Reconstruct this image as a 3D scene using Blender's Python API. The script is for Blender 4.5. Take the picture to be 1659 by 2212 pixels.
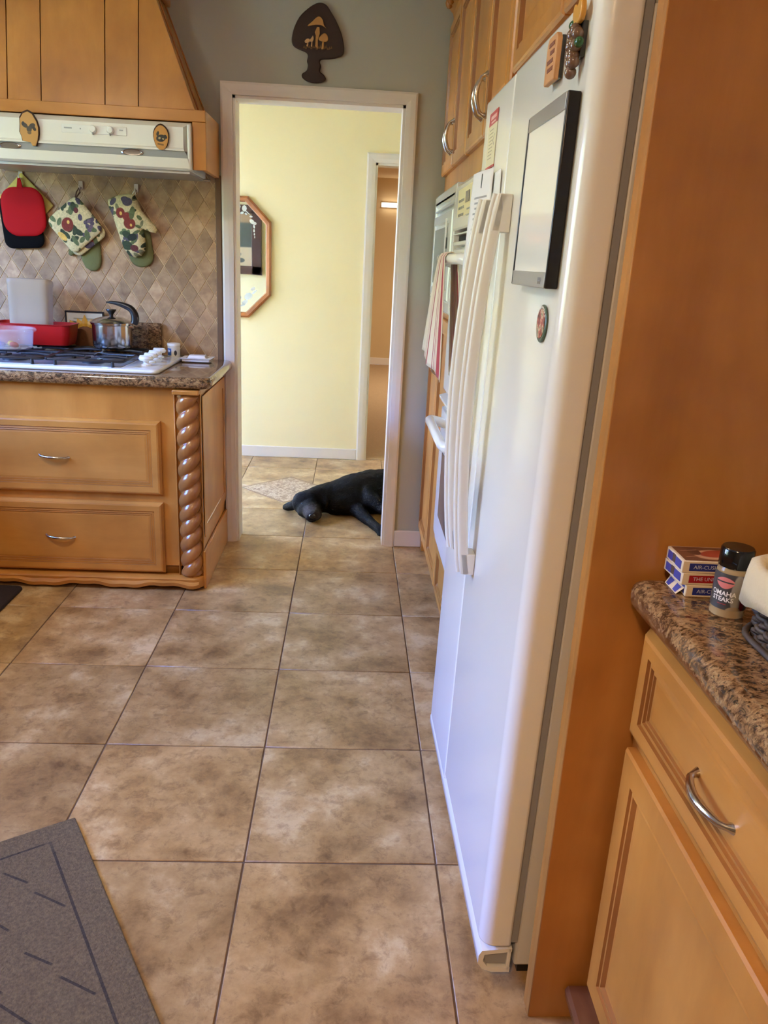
import bpy, bmesh, math, random
from mathutils import Vector, Matrix, noise as mnoise
random.seed(7)
R = math.radians
for o in list(bpy.data.objects):
    bpy.data.objects.remove(o)
SC = bpy.context.scene
COL = SC.collection

# ------------------------------------------------------------------ camera
F, PITCH, YAW, ROLL = 1685.2, 0.30985, 0.05249, -0.05068
CAMP = Vector((0.2118, -1.5239, 1.3754))
fw = Vector((math.sin(YAW) * math.cos(PITCH), math.cos(YAW) * math.cos(PITCH), -math.sin(PITCH)))
r0 = Vector((math.cos(YAW), -math.sin(YAW), 0)); d0 = fw.cross(r0)
rt = math.cos(ROLL) * r0 + math.sin(ROLL) * d0
dn = -math.sin(ROLL) * r0 + math.cos(ROLL) * d0
cam = bpy.data.cameras.new('camera'); cam_o = bpy.data.objects.new('camera', cam); COL.objects.link(cam_o)
M = Matrix.Identity(4)
for i in range(3):
    M[i][0] = rt[i]; M[i][1] = -dn[i]; M[i][2] = -fw[i]; M[i][3] = CAMP[i]
cam_o.matrix_world = M
cam.sensor_fit = 'VERTICAL'; cam.sensor_height = 36; cam.lens = F * 36 / 2212
cam.clip_start = 0.02; cam.clip_end = 200
SC.camera = cam_o

# ------------------------------------------------------------------ sky, sun, window portals, exposure
w = bpy.data.worlds.new('sky'); SC.world = w; w.use_nodes = True
nt = w.node_tree; nt.nodes.clear()
tc = nt.nodes.new('ShaderNodeTexCoord'); sx = nt.nodes.new('ShaderNodeSeparateXYZ')
rp = nt.nodes.new('ShaderNodeValToRGB'); bg = nt.nodes.new('ShaderNodeBackground'); wo = nt.nodes.new('ShaderNodeOutputWorld')
nt.links.new(tc.outputs['Generated'], sx.inputs[0]); nt.links.new(sx.outputs['Z'], rp.inputs[0])
nt.links.new(rp.outputs[0], bg.inputs[0]); nt.links.new(bg.outputs[0], wo.inputs[0])
rp.color_ramp.elements[0].position = 0.0; rp.color_ramp.elements[0].color = (0.34, 0.54, 1.0, 1)
rp.color_ramp.elements[1].position = 0.45; rp.color_ramp.elements[1].color = (0.10, 0.28, 1.0, 1)
bg.inputs[1].default_value = 74.0

sun = bpy.data.lights.new('sun', 'SUN'); sun.energy = 80.0; sun.angle = R(0.6); sun.color = (1.0, 0.95, 0.88)
sun_o = bpy.data.objects.new('sun', sun); COL.objects.link(sun_o)
sun_o.rotation_euler = Vector((-0.62, 0.15, -0.77)).to_track_quat('-Z', 'Y').to_euler()

def portal(name, loc, sx_, sz_):
    l = bpy.data.lights.new(name, 'AREA'); l.shape = 'RECTANGLE'; l.size = sx_; l.size_y = sz_
    l.cycles.is_portal = True
    o = bpy.data.objects.new(name, l); COL.objects.link(o); o.location = loc
    o.rotation_euler = (Vector((1, 0, 0))).to_track_quat('-Z', 'Y').to_euler()
# kitchen window (left wall) and hall window (left end of the hall)
KW = dict(x=-2.7, y0=-0.38, y1=1.35, z0=1.06, z1=2.15)
HW = dict(x=-1.5, y0=2.45, y1=3.85, z0=0.12, z1=2.15)
for nm, W_ in (('kitchen_window_portal', KW), ('hall_window_portal', HW)):
    portal(nm, (W_['x'] - 0.02, (W_['y0'] + W_['y1']) / 2, (W_['z0'] + W_['z1']) / 2), W_['y1'] - W_['y0'], W_['z1'] - W_['z0'])

SC.view_settings.view_transform = 'Standard'
SC.view_settings.look = 'None'
SC.view_settings.gamma = 1
SC.view_settings.use_curve_mapping = False
SC.view_settings.exposure = 0.5
try:
    SC.cycles.use_denoising = True
    SC.cycles.max_bounces = 10; SC.cycles.diffuse_bounces = 6; SC.cycles.sample_clamp_indirect = 6
    SC.cycles.caustics_reflective = False; SC.cycles.caustics_refractive = False
except Exception:
    pass

# ------------------------------------------------------------------ material helpers
def lin(c):
    return tuple((x / 12.92 if x <= 0.04045 else ((x + 0.055) / 1.055) ** 2.4) for x in [v / 255 for v in c])

def new_mat(name):
    m = bpy.data.materials.new(name); m.use_nodes = True
    n = m.node_tree; b = n.nodes['Principled BSDF']
    return m, n, b

def setp(b, **k):
    names = dict(rough='Roughness', metal='Metallic', spec='Specular IOR Level', coat='Coat Weight', coatr='Coat Roughness',
                 trans='Transmission Weight', ior='IOR', sheen='Sheen Weight', alpha='Alpha', emit='Emission Strength', sss='Subsurface Weight')
    for a, v in k.items():
        b.inputs[names[a]].default_value = v

def plain(name, rgb, rough=0.5, bump=0, bscale=200, var=0.0, vscale=6, **k):
    """flat colour with a little mottling and fine relief"""
    m, n, b = new_mat(name)
    c = lin(rgb); b.inputs['Base Color'].default_value = (*c, 1); setp(b, rough=rough, **k)
    tcn = n.nodes.new('ShaderNodeTexCoord')
    if var:
        t = n.nodes.new('ShaderNodeTexNoise'); t.inputs['Scale'].default_value = vscale; t.inputs['Detail'].default_value = 5
        n.links.new(tcn.outputs['Object'], t.inputs['Vector'])
        mx = n.nodes.new('ShaderNodeMix'); mx.data_type = 'RGBA'
        mx.inputs[6].default_value = (*[x * (1 - var) for x in c], 1); mx.inputs[7].default_value = (*[min(1, x * (1 + var)) for x in c], 1)
        n.links.new(t.outputs[0], mx.inputs[0]); n.links.new(mx.outputs[2], b.inputs['Base Color'])
    if bump:
        t = n.nodes.new('ShaderNodeTexNoise'); t.inputs['Scale'].default_value = bscale; t.inputs['Detail'].default_value = 3
        n.links.new(tcn.outputs['Object'], t.inputs['Vector'])
        bp = n.nodes.new('ShaderNodeBump'); bp.inputs['Strength'].default_value = bump; bp.inputs['Distance'].default_value = 0.002
        n.links.new(t.outputs[0], bp.inputs['Height']); n.links.new(bp.outputs[0], b.inputs['Normal'])
    return m

def ramp_mat(name, stops, scale=(1, 1, 1), nscale=5, detail=6, rough=0.4, dist=0.0, per_object=True, bump=0.0, tex='noise', rough2=None, **k):
    m, n, b = new_mat(name); setp(b, rough=rough, **k)
    tcn = n.nodes.new('ShaderNodeTexCoord'); mp = n.nodes.new('ShaderNodeMapping'); mp.inputs['Scale'].default_value = scale
    n.links.new(tcn.outputs['Object'], mp.inputs[0]); vec = mp.outputs[0]
    if per_object:
        oi = n.nodes.new('ShaderNodeObjectInfo'); vm = n.nodes.new('ShaderNodeVectorMath'); vm.operation = 'SCALE'
        vm.inputs[0].default_value = (17.3, 31.7, 11.1); n.links.new(oi.outputs['Random'], vm.inputs['Scale'])
        va = n.nodes.new('ShaderNodeVectorMath'); va.operation = 'ADD'
        n.links.new(vec, va.inputs[0]); n.links.new(vm.outputs[0], va.inputs[1]); vec = va.outputs[0]
    if tex == 'noise':
        t = n.nodes.new('ShaderNodeTexNoise'); t.inputs['Scale'].default_value = nscale; t.inputs['Detail'].default_value = detail
        t.inputs['Roughness'].default_value = 0.62; t.inputs['Distortion'].default_value = dist
    else:
        t = n.nodes.new('ShaderNodeTexVoronoi'); t.inputs['Scale'].default_value = nscale
    n.links.new(vec, t.inputs['Vector'])
    cr = n.nodes.new('ShaderNodeValToRGB'); e = cr.color_ramp.elements
    while len(e) < len(stops): e.new(0.5)
    for el, (p, c) in zip(e, stops):
        el.position = p; el.color = (*lin(c), 1)
    n.links.new(t.outputs[0], cr.inputs[0]); n.links.new(cr.outputs[0], b.inputs['Base Color'])
    if bump:
        bp = n.nodes.new('ShaderNodeBump'); bp.inputs['Strength'].default_value = bump; bp.inputs['Distance'].default_value = 0.003
        n.links.new(t.outputs[0], bp.inputs['Height']); n.links.new(bp.outputs[0], b.inputs['Normal'])
    return m

def wood(name, dark, mid, light, axis='z', rough=0.33, nscale=3.0):
    s = {'z': (3, 3, 0.6), 'x': (0.6, 3, 3), 'y': (3, 0.6, 3)}[axis]
    m = ramp_mat(name, [(0.3, dark), (0.5, mid), (0.72, light)], s, nscale, 6, rough, 0.35, coat=0.12, coatr=0.18)
    n = m.node_tree; b = n.nodes['Principled BSDF']; cr = [x for x in n.nodes if x.type == 'VALTORGB'][0]
    # soft blotches over the grain
    tcn = n.nodes.new('ShaderNodeTexCoord'); t = n.nodes.new('ShaderNodeTexNoise'); t.inputs['Scale'].default_value = 4.5; t.inputs['Detail'].default_value = 3
    n.links.new(tcn.outputs['Object'], t.inputs['Vector'])
    cr2 = n.nodes.new('ShaderNodeValToRGB'); cr2.color_ramp.elements[0].position = .3; cr2.color_ramp.elements[0].color = (.80, .76, .72, 1)
    cr2.color_ramp.elements[1].position = .7; cr2.color_ramp.elements[1].color = (1.12, 1.12, 1.12, 1)
    mx = n.nodes.new('ShaderNodeMix'); mx.data_type = 'RGBA'; mx.blend_type = 'MULTIPLY'; mx.inputs[0].default_value = 1
    n.links.new(t.outputs[0], cr2.inputs[0]); n.links.new(cr.outputs[0], mx.inputs[6]); n.links.new(cr2.outputs[0], mx.inputs[7])
    n.links.new(mx.outputs[2], b.inputs['Base Color'])
    return m

def print_mat(name, base, shapes, rough=0.8, bump=0.0, bscale=150, grain=0.0, **k):
    """flat print: ellipses / bars at given places in object space. shape = (kind, (cx,cy,cz), (rx,ry,rz), (ax,ay,az), rgb)"""
    m, n, b = new_mat(name); setp(b, rough=rough, **k)
    tcn = n.nodes.new('ShaderNodeTexCoord')
    rgb = n.nodes.new('ShaderNodeRGB'); rgb.outputs[0].default_value = (*lin(base), 1); cur = rgb.outputs[0]
    for kind, c, r, rot, colr in shapes:
        mp = n.nodes.new('ShaderNodeMapping'); mp.vector_type = 'TEXTURE'
        mp.inputs['Location'].default_value = c; mp.inputs['Rotation'].default_value = rot; mp.inputs['Scale'].default_value = r
        n.links.new(tcn.outputs['Object'], mp.inputs[0])
        if kind == 'e':
            l = n.nodes.new('ShaderNodeVectorMath'); l.operation = 'LENGTH'; n.links.new(mp.outputs[0], l.inputs[0]); val = l.outputs['Value']
        else:
            ab = n.nodes.new('ShaderNodeVectorMath'); ab.operation = 'ABSOLUTE'; n.links.new(mp.outputs[0], ab.inputs[0])
            sp = n.nodes.new('ShaderNodeSeparateXYZ'); n.links.new(ab.outputs[0], sp.inputs[0])
            m1 = n.nodes.new('ShaderNodeMath'); m1.operation = 'MAXIMUM'; n.links.new(sp.outputs[0], m1.inputs[0]); n.links.new(sp.outputs[1], m1.inputs[1])
            m2 = n.nodes.new('ShaderNodeMath'); m2.operation = 'MAXIMUM'; n.links.new(m1.outputs[0], m2.inputs[0]); n.links.new(sp.outputs[2], m2.inputs[1]); val = m2.outputs[0]
        lt = n.nodes.new('ShaderNodeMapRange'); lt.inputs[1].default_value = 0.92; lt.inputs[2].default_value = 1.05; lt.inputs[3].default_value = 1; lt.inputs[4].default_value = 0
        n.links.new(val, lt.inputs[0])
        mx = n.nodes.new('ShaderNodeMix'); mx.data_type = 'RGBA'; n.links.new(lt.outputs[0], mx.inputs[0]); n.links.new(cur, mx.inputs[6])
        mx.inputs[7].default_value = (*lin(colr), 1); cur = mx.outputs[2]
    if grain:
        t = n.nodes.new('ShaderNodeTexNoise'); t.inputs['Scale'].default_value = bscale * .6; t.inputs['Detail'].default_value = 5
        n.links.new(tcn.outputs['Object'], t.inputs['Vector'])
        mr = n.nodes.new('ShaderNodeMapRange'); mr.inputs[1].default_value = .3; mr.inputs[2].default_value = .7; mr.inputs[3].default_value = 1 - grain; mr.inputs[4].default_value = 1 + grain
        n.links.new(t.outputs[0], mr.inputs[0]); vs = n.nodes.new('ShaderNodeVectorMath'); vs.operation = 'SCALE'
        n.links.new(cur, vs.inputs[0]); n.links.new(mr.outputs[0], vs.inputs['Scale']); cur = vs.outputs[0]
    n.links.new(cur, b.inputs['Base Color'])
    if bump:
        t = n.nodes.new('ShaderNodeTexNoise'); t.inputs['Scale'].default_value = bscale
        n.links.new(tcn.outputs['Object'], t.inputs['Vector'])
        bp = n.nodes.new('ShaderNodeBump'); bp.inputs['Strength'].default_value = bump; bp.inputs['Distance'].default_value = 0.003
        n.links.new(t.outputs[0], bp.inputs['Height']); n.links.new(bp.outputs[0], b.inputs['Normal'])
    return m

def emit_mat(name, rgb, s):
    m, n, b = new_mat(name); b.inputs['Base Color'].default_value = (*rgb, 1)
    b.inputs['Emission Color'].default_value = (*rgb, 1); b.inputs['Emission Strength'].default_value = s
    return m

def granite(name):
    m, n, b = new_mat(name); setp(b, rough=0.12, coat=0.4, coatr=0.05)
    tcn = n.nodes.new('ShaderNodeTexCoord')
    mp = n.nodes.new('ShaderNodeMapping'); mp.inputs['Scale'].default_value = (1.0, 1.5, 1.6); mp.inputs['Rotation'].default_value = (.3, .2, .6)
    n.links.new(tcn.outputs['Object'], mp.inputs[0])
    def noise(sc, det, dist=0):
        t = n.nodes.new('ShaderNodeTexNoise'); t.inputs['Scale'].default_value = sc; t.inputs['Detail'].default_value = det
        t.inputs['Roughness'].default_value = .7; t.inputs['Distortion'].default_value = dist
        n.links.new(mp.outputs[0], t.inputs['Vector']); return t.outputs[0]
    def ramp(src, st):
        cr = n.nodes.new('ShaderNodeValToRGB'); e = cr.color_ramp.elements
        while len(e) < len(st): e.new(.5)
        for el, (p, c) in zip(e, st): el.position = p; el.color = (*lin(c), 1)
        n.links.new(src, cr.inputs[0]); return cr.outputs[0]
    a = ramp(noise(55, 6, .6), [(.33, (40, 30, 21)), (.43, (88, 64, 41)), (.52, (138, 103, 66)), (.62, (166, 132, 90)), (.7, (112, 106, 84))])
    c = ramp(noise(120, 4, .3), [(.38, (24, 18, 15)), (.46, (255, 255, 255)), (.6, (255, 255, 255)), (.68, (205, 190, 160))])
    mx = n.nodes.new('ShaderNodeMix'); mx.data_type = 'RGBA'; mx.blend_type = 'MULTIPLY'; mx.inputs[0].default_value = .85
    n.links.new(a, mx.inputs[6]); n.links.new(c, mx.inputs[7]); n.links.new(mx.outputs[2], b.inputs['Base Color'])
    return m

def floor_tile(name):
    m, n, b = new_mat(name); setp(b, rough=0.36, spec=0.5)
    tcn = n.nodes.new('ShaderNodeTexCoord'); oi = n.nodes.new('ShaderNodeObjectInfo')
    vm = n.nodes.new('ShaderNodeVectorMath'); vm.operation = 'SCALE'; vm.inputs[0].default_value = (40, 23, 9); n.links.new(oi.outputs['Random'], vm.inputs['Scale'])
    va = n.nodes.new('ShaderNodeVectorMath'); va.operation = 'ADD'; n.links.new(tcn.outputs['Object'], va.inputs[0]); n.links.new(vm.outputs[0], va.inputs[1])
    def noise(sc, det, ro, dist=0):
        t = n.nodes.new('ShaderNodeTexNoise'); t.inputs['Scale'].default_value = sc; t.inputs['Detail'].default_value = det
        t.inputs['Roughness'].default_value = ro; t.inputs['Distortion'].default_value = dist
        n.links.new(va.outputs[0], t.inputs['Vector']); return t.outputs[0]
    def ramp(src, st):
        cr = n.nodes.new('ShaderNodeValToRGB'); e = cr.color_ramp.elements
        while len(e) < len(st): e.new(.5)
        for el, (p, c) in zip(e, st): el.position = p; el.color = (*lin(c), 1)
        n.links.new(src, cr.inputs[0]); return cr.outputs[0]
    big = ramp(noise(5.0, 9, .68, .12), [(.34, (124, 92, 55)), (.45, (156, 121, 75)), (.55, (175, 141, 94)), (.64, (196, 168, 124))])
    fine = ramp(noise(26, 6, .75, .4), [(.36, (176, 160, 144)), (.5, (255, 255, 255)), (.7, (255, 250, 240))])
    mx = n.nodes.new('ShaderNodeMix'); mx.data_type = 'RGBA'; mx.blend_type = 'MULTIPLY'; mx.inputs[0].default_value = .55
    n.links.new(big, mx.inputs[6]); n.links.new(fine, mx.inputs[7])
    hs = n.nodes.new('ShaderNodeHueSaturation'); mr = n.nodes.new('ShaderNodeMapRange'); mr.inputs[3].default_value = .88; mr.inputs[4].default_value = 1.1
    n.links.new(oi.outputs['Random'], mr.inputs[0]); n.links.new(mr.outputs[0], hs.inputs['Value']); n.links.new(mx.outputs[2], hs.inputs['Color'])
    n.links.new(hs.outputs[0], b.inputs['Base Color'])
    bp = n.nodes.new('ShaderNodeBump'); bp.inputs['Strength'].default_value = .12; bp.inputs['Distance'].default_value = .002
    n.links.new(noise(60, 4, .6), bp.inputs['Height']); n.links.new(bp.outputs[0], b.inputs['Normal'])
    return m

def stone_tile(name):
    m = ramp_mat(name, [(.3, (142, 107, 72)), (.5, (172, 136, 96)), (.7, (196, 163, 122))], (1, 1, 1), 22, 5, .5, .3)
    n = m.node_tree; b = n.nodes['Principled BSDF']; cr = [x for x in n.nodes if x.type == 'VALTORGB'][0]
    oi = n.nodes.new('ShaderNodeObjectInfo'); hs = n.nodes.new('ShaderNodeHueSaturation'); mr = n.nodes.new('ShaderNodeMapRange')
    mr.inputs[3].default_value = .68; mr.inputs[4].default_value = 1.12
    n.links.new(oi.outputs['Random'], mr.inputs[0]); n.links.new(mr.outputs[0], hs.inputs['Value']); n.links.new(cr.outputs[0], hs.inputs['Color']); n.links.new(hs.outputs[0], b.inputs['Base Color'])
    return m

def thin_clear(name, rgb, amount, rough=0.1):
    """thin translucent plastic or pane: part see-through, part surface"""
    m, n, b = new_mat(name); b.inputs['Base Color'].default_value = (*lin(rgb), 1); setp(b, rough=rough, alpha=amount)
    return m

MT = {}
W_DARK, W_MID, W_LIGHT = (174, 112, 44), (185, 122, 50), (196, 134, 60)
MT['wood'] = wood('maple', W_DARK, W_MID, W_LIGHT, 'z')
MT['wood_y'] = wood('maple_along', W_DARK, W_MID, W_LIGHT, 'y')
MT['wood_x'] = wood('maple_across', W_DARK, W_MID, W_LIGHT, 'x')
MT['wood_panel'] = wood('maple_panel', (154, 98, 40), (172, 114, 51), (188, 130, 66), 'z', .3, 1.6)
MT['wood_rope'] = wood('maple_rope', (140, 84, 38), (160, 102, 48), (176, 118, 60), 'z', .22)
MT['wood_dark'] = plain('dark_gap', (52, 30, 16), .8, var=.2)
MT['wall'] = plain('grey_green_paint', (176, 173, 160), .85, .15, 160, .04, 3)
MT['cream'] = plain('cream_paint', (232, 216, 168), .8, .12, 160, .03, 3)
MT['tan'] = plain('tan_paint', (204, 178, 134), .85, .1, 160, .04, 3)
MT['ceil'] = plain('ceiling_white', (226, 220, 205), .9, .3, 90)
MT['white_paint'] = plain('white_trim_paint', (222, 212, 200), .42, var=.03)
MT['appl'] = plain('white_enamel', (233, 232, 226), .16, .04, 500, .01, spec=.5, coat=.3, coatr=.08)
MT['appl_rough'] = plain('white_textured', (224, 220, 210), .42, .08, 700, .02)
MT['cream_pl'] = plain('cream_plastic', (222, 208, 160), .4, var=.03)
MT['grey_pl'] = plain('grey_plastic', (150, 150, 150), .4, var=.05)
MT['black_pl'] = plain('black_plastic', (22, 21, 21), .32, .03, 300, .1)
MT['iron'] = plain('black_iron', (32, 33, 37), .42, .2, 300, .15)
MT['dark'] = plain('dark_void', (14, 13, 12), .8, var=.2)
MT['glass_dark'] = plain('dark_glass', (58, 64, 76), .08, var=.1, spec=.6)
MT['glass_grey'] = plain('grey_glass', (150, 152, 148), .12, var=.05, spec=.6)
MT['chrome'] = plain('satin_nickel', (198, 190, 178), .2, metal=1.0, var=.03)
MT['steel'] = plain('polished_steel', (196, 192, 186), .16, metal=1.0, var=.04)
MT['alu'] = plain('brushed_aluminium', (186, 184, 178), .35, metal=.7, var=.05)
MT['granite'] = granite('brown_granite')
MT['tile'] = floor_tile('floor_tile')
MT['grout'] = plain('grout', (96, 74, 56), .9, .2, 300, .12)
MT['stone'] = stone_tile('travertine')
MT['grout2'] = plain('light_grout', (220, 192, 148), .9, .2, 300, .06)
MT['carpet'] = plain('tan_carpet', (176, 148, 112), .95, .9, 180, .18, 90)
MT['white'] = plain('white_paper', (238, 236, 232), .7, var=.02)
MT['mirror'] = plain('mirror_glass', (225, 228, 224), .02, metal=1.0)
MT['etch'] = plain('etched_white', (214, 218, 214), .6, var=.05)
MT['green_leaf'] = plain('hedge_leaf', (126, 132, 84), .7, .6, 12, .4, 3)
MT['lawn'] = plain('lawn', (136, 134, 98), .9, .5, 30, .25, 2)
MT['glass'] = thin_clear('window_pane', (235, 240, 240), .06, .02)

# ------------------------------------------------------------------ mesh helpers
class MB:
    def __init__(s): s.v = []; s.f = []
    def add(s, v, f):
        b = len(s.v); s.v += [Vector(p) for p in v]; s.f += [tuple(i + b for i in q) for q in f]; return s
    def box(s, x0, x1, y0, y1, z0, z1):
        x0, x1 = sorted((x0, x1)); y0, y1 = sorted((y0, y1)); z0, z1 = sorted((z0, z1))
        v = [(x0, y0, z0), (x1, y0, z0), (x1, y1, z0), (x0, y1, z0), (x0, y0, z1), (x1, y0, z1), (x1, y1, z1), (x0, y1, z1)]
        return s.add(v, [(0, 3, 2, 1), (4, 5, 6, 7), (0, 1, 5, 4), (1, 2, 6, 5), (2, 3, 7, 6), (3, 0, 4, 7)])
    def prism(s, poly, O, U, V, N, n0, n1):
        """polygon in (U,V) extruded along N from n0 to n1"""
        O, U, V, N = map(Vector, (O, U, V, N)); k = len(poly)
        v = [O + U * a + V * b + N * n0 for a, b in poly] + [O + U * a + V * b + N * n1 for a, b in poly]
        f = [tuple(range(k))[::-1], tuple(range(k, 2 * k))] + [(i, (i + 1) % k, (i + 1) % k + k, i + k) for i in range(k)]
        return s.add(v, f)
    def tube(s, pts, rad, n=10, caps=True, flat=1.0):
        pts = [Vector(p) for p in pts]; k = len(pts)
        if not isinstance(rad, (list, tuple)): rad = [rad] * k
        t0 = (pts[1] - pts[0]).normalized()
        up = Vector((0, 0, 1)) if abs(t0.z) < .9 else Vector((1, 0, 0))
        u = t0.cross(up).normalized(); v = []
        for i, p in enumerate(pts):
            t = (pts[min(i + 1, k - 1)] - pts[max(i - 1, 0)]).normalized()
            u = (u - t * u.dot(t)).normalized(); b = t.cross(u)
            for j in range(n):
                a = 2 * math.pi * j / n; v.append(p + (u * math.cos(a) + b * math.sin(a) * flat) * rad[i])
        f = [(i * n + j, i * n + (j + 1) % n, (i + 1) * n + (j + 1) % n, (i + 1) * n + j) for i in range(k - 1) for j in range(n)]
        if caps: f += [tuple(range(n))[::-1], tuple(range((k - 1) * n, k * n))]
        return s.add(v, f)
    def lathe(s, prof, C, n=28, axis='z', sq=None):
        C = Vector(C); k = len(prof); v = []
        for r, h in prof:
            for j in range(n):
                a = 2 * math.pi * j / n; c, d = math.cos(a), math.sin(a)
                if sq:
                    e = 2 / sq; c = math.copysign(abs(c) ** e, c); d = math.copysign(abs(d) ** e, d)
                p = {'z': (r * c, r * d, h), 'x': (h, r * c, r * d), 'y': (r * d, h, r * c)}[axis]
                v.append(C + Vector(p))
        f = [(i * n + j, i * n + (j + 1) % n, (i + 1) * n + (j + 1) % n, (i + 1) * n + j) for i in range(k - 1) for j in range(n)]
        if prof[0][0] > 1e-6: f.append(tuple(range(n))[::-1])
        if prof[-1][0] > 1e-6: f.append(tuple(range((k - 1) * n, k * n)))
        return s.add(v, f)
    def ball(s, C, r, n=12, m=8):
        rx, ry, rz = r if isinstance(r, (tuple, list)) else (r, r, r); C = Vector(C); v = []
        for i in range(m + 1):
            t = math.pi * i / m
            for j in range(n):
                a = 2 * math.pi * j / n
                v.append(C + Vector((rx * math.sin(t) * math.cos(a), ry * math.sin(t) * math.sin(a), rz * math.cos(t))))
        return s.add(v, [(i * n + j, (i + 1) * n + j, (i + 1) * n + (j + 1) % n, i * n + (j + 1) % n) for i in range(m) for j in range(n)])
    def rings(s, w, h, prof, O, U, V, N):
        """rectangle w x h with nested mitred rings: prof = [(inset, height)...]"""
        O, U, V, N = map(Vector, (O, U, V, N)); v = []
        for d, p in prof:
            for a, b in ((d, d), (w - d, d), (w - d, h - d), (d, h - d)):
                v.append(O + U * a + V * b + N * p)
        k = len(prof); f = [(i * 4 + j, i * 4 + (j + 1) % 4, (i + 1) * 4 + (j + 1) % 4, (i + 1) * 4 + j) for i in range(k - 1) for j in range(4)]
        f += [tuple(range((k - 1) * 4, k * 4)), (3, 2, 1, 0)]
        return s.add(v, f)
    def grid(s, fn, nu, nv, thick=0.0):
        v = [fn(i / nu, j / nv) for i in range(nu + 1) for j in range(nv + 1)]
        f = [(i * (nv + 1) + j, (i + 1) * (nv + 1) + j, (i + 1) * (nv + 1) + j + 1, i * (nv + 1) + j + 1) for i in range(nu) for j in range(nv)]
        return s.add(v, f)

def obj(name, mb, mat, parent=None, origin=None, local=False, smooth=None, bevel=0, seg=2, solid=0, sub=0):
    me = bpy.data.meshes.new(name)
    o = bpy.data.objects.new(name, me)
    base = Vector((0, 0, 0))
    if parent is not None:
        o.parent = parent
        if not local: base = WORLD.get(parent.name, Vector((0, 0, 0)))
    org = Vector(origin) if origin is not None else base.copy()
    o.location = org if local and origin is not None else (org - base if parent is not None else org)
    if local and origin is None: o.location = (0, 0, 0); org = Vector((0, 0, 0))
    WORLD[o.name] = org
    me.from_pydata([tuple(p - org) for p in mb.v], [], mb.f); me.update()
    bm = bmesh.new(); bm.from_mesh(me); bmesh.ops.remove_doubles(bm, verts=bm.verts, dist=1e-6); bmesh.ops.recalc_face_normals(bm, faces=bm.faces); bm.to_mesh(me); bm.free()
    if mat: me.materials.append(MT[mat] if isinstance(mat, str) else mat)
    if smooth is not None:
        me.shade_smooth(); me.set_sharp_from_angle(angle=R(smooth))
    COL.objects.link(o)
    if solid:
        md = o.modifiers.new('solid', 'SOLIDIFY'); md.thickness = solid; md.offset = 0
    if bevel:
        md = o.modifiers.new('bevel', 'BEVEL'); md.width = bevel; md.segments = seg; md.limit_method = 'ANGLE'; md.angle_limit = R(40)
        if smooth is None:
            me.shade_smooth(); me.set_sharp_from_angle(angle=R(50)); md.harden_normals = False
    if sub:
        md = o.modifiers.new('sub', 'SUBSURF'); md.levels = sub; md.render_levels = sub
    return o
WORLD = {}

def thing(name, label, cat, loc=(0, 0, 0), rot=(0, 0, 0), group=None):
    o = bpy.data.objects.new(name, None); COL.objects.link(o); o.empty_display_size = .1
    o.location = loc; o.rotation_euler = rot; o['label'] = label; o['category'] = cat
    if group: o['group'] = group
    WORLD[o.name] = Vector(loc)
    return o

def tag(o, label, cat, group=None):
    o['label'] = label; o['category'] = cat
    if group: o['group'] = group
    return o

def struct(name, mb, mat, label=None, parent=None, **k):
    o = obj(name, mb, mat, parent, **k)
    if parent is None:
        o['kind'] = 'structure'
        if label: o['label'] = label
    return o

def stuff(o):
    o['kind'] = 'stuff'; return o

def copy_piece(src, parent, loc):
    c = src.copy(); COL.objects.link(c); c.parent = parent; c.location = loc
    return c

def text_mb(s, size, O, U, V, N, depth=.0004, align='CENTER', bend=None, bold=0.0):
    """lettering as a mesh: text plane spanned by U (reading direction) and V (up), facing N"""
    cu = bpy.data.curves.new('lettering', 'FONT'); cu.body = s; cu.size = size; cu.align_x = align; cu.align_y = 'CENTER'; cu.extrude = 0; cu.offset = bold
    cu.resolution_u = 3
    t = bpy.data.objects.new('lettering', cu); COL.objects.link(t)
    dg = bpy.context.evaluated_depsgraph_get(); me = bpy.data.meshes.new_from_object(t.evaluated_get(dg))
    O, U, V, N = map(Vector, (O, U, V, N)); mb = MB()
    vs = []
    for q in me.vertices:
        x, y = q.co.x, q.co.y
        if bend:
            a = x / bend; vs.append(O + U * (math.sin(a) * bend) + N * (math.cos(a) * bend - bend + depth) + V * y)
        else:
            vs.append(O + U * x + V * y + N * depth)
    mb.add(vs, [tuple(p.vertices) for p in me.polygons])
    bpy.data.objects.remove(t); bpy.data.curves.remove(cu); bpy.data.meshes.remove(me)
    return mb

def arc(cx, cy, r, a0, a1, n=8):
    return [(cx + r * math.cos(R(a0 + (a1 - a0) * i / n)), cy + r * math.sin(R(a0 + (a1 - a0) * i / n))) for i in range(n + 1)]

def pull(parent, a, b, N, bow=.03, rad=.0052, local=False, name='handle'):
    """arched cabinet pull from a to b standing off along N"""
    a, b, N = Vector(a), Vector(b), Vector(N); L = (b - a).length; t = (b - a) / L
    pts = [a + N * .001, a + N * bow * .35 + t * L * .03]; rad_ = [rad * 1.7, rad * .95]
    for i in range(9):
        s_ = .08 + .84 * i / 8; k = math.sin(math.pi * s_)
        pts.append(a + t * L * s_ + N * bow * (.45 + .55 * k)); rad_.append(rad * (.85 + .45 * k))
    pts += [b + N * bow * .35 - t * L * .03, b + N * .001]; rad_ += [rad * .95, rad * 1.7]
    return obj(name, MB().tube(pts, rad_, 10), 'chrome', parent, smooth=50, local=local)

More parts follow.
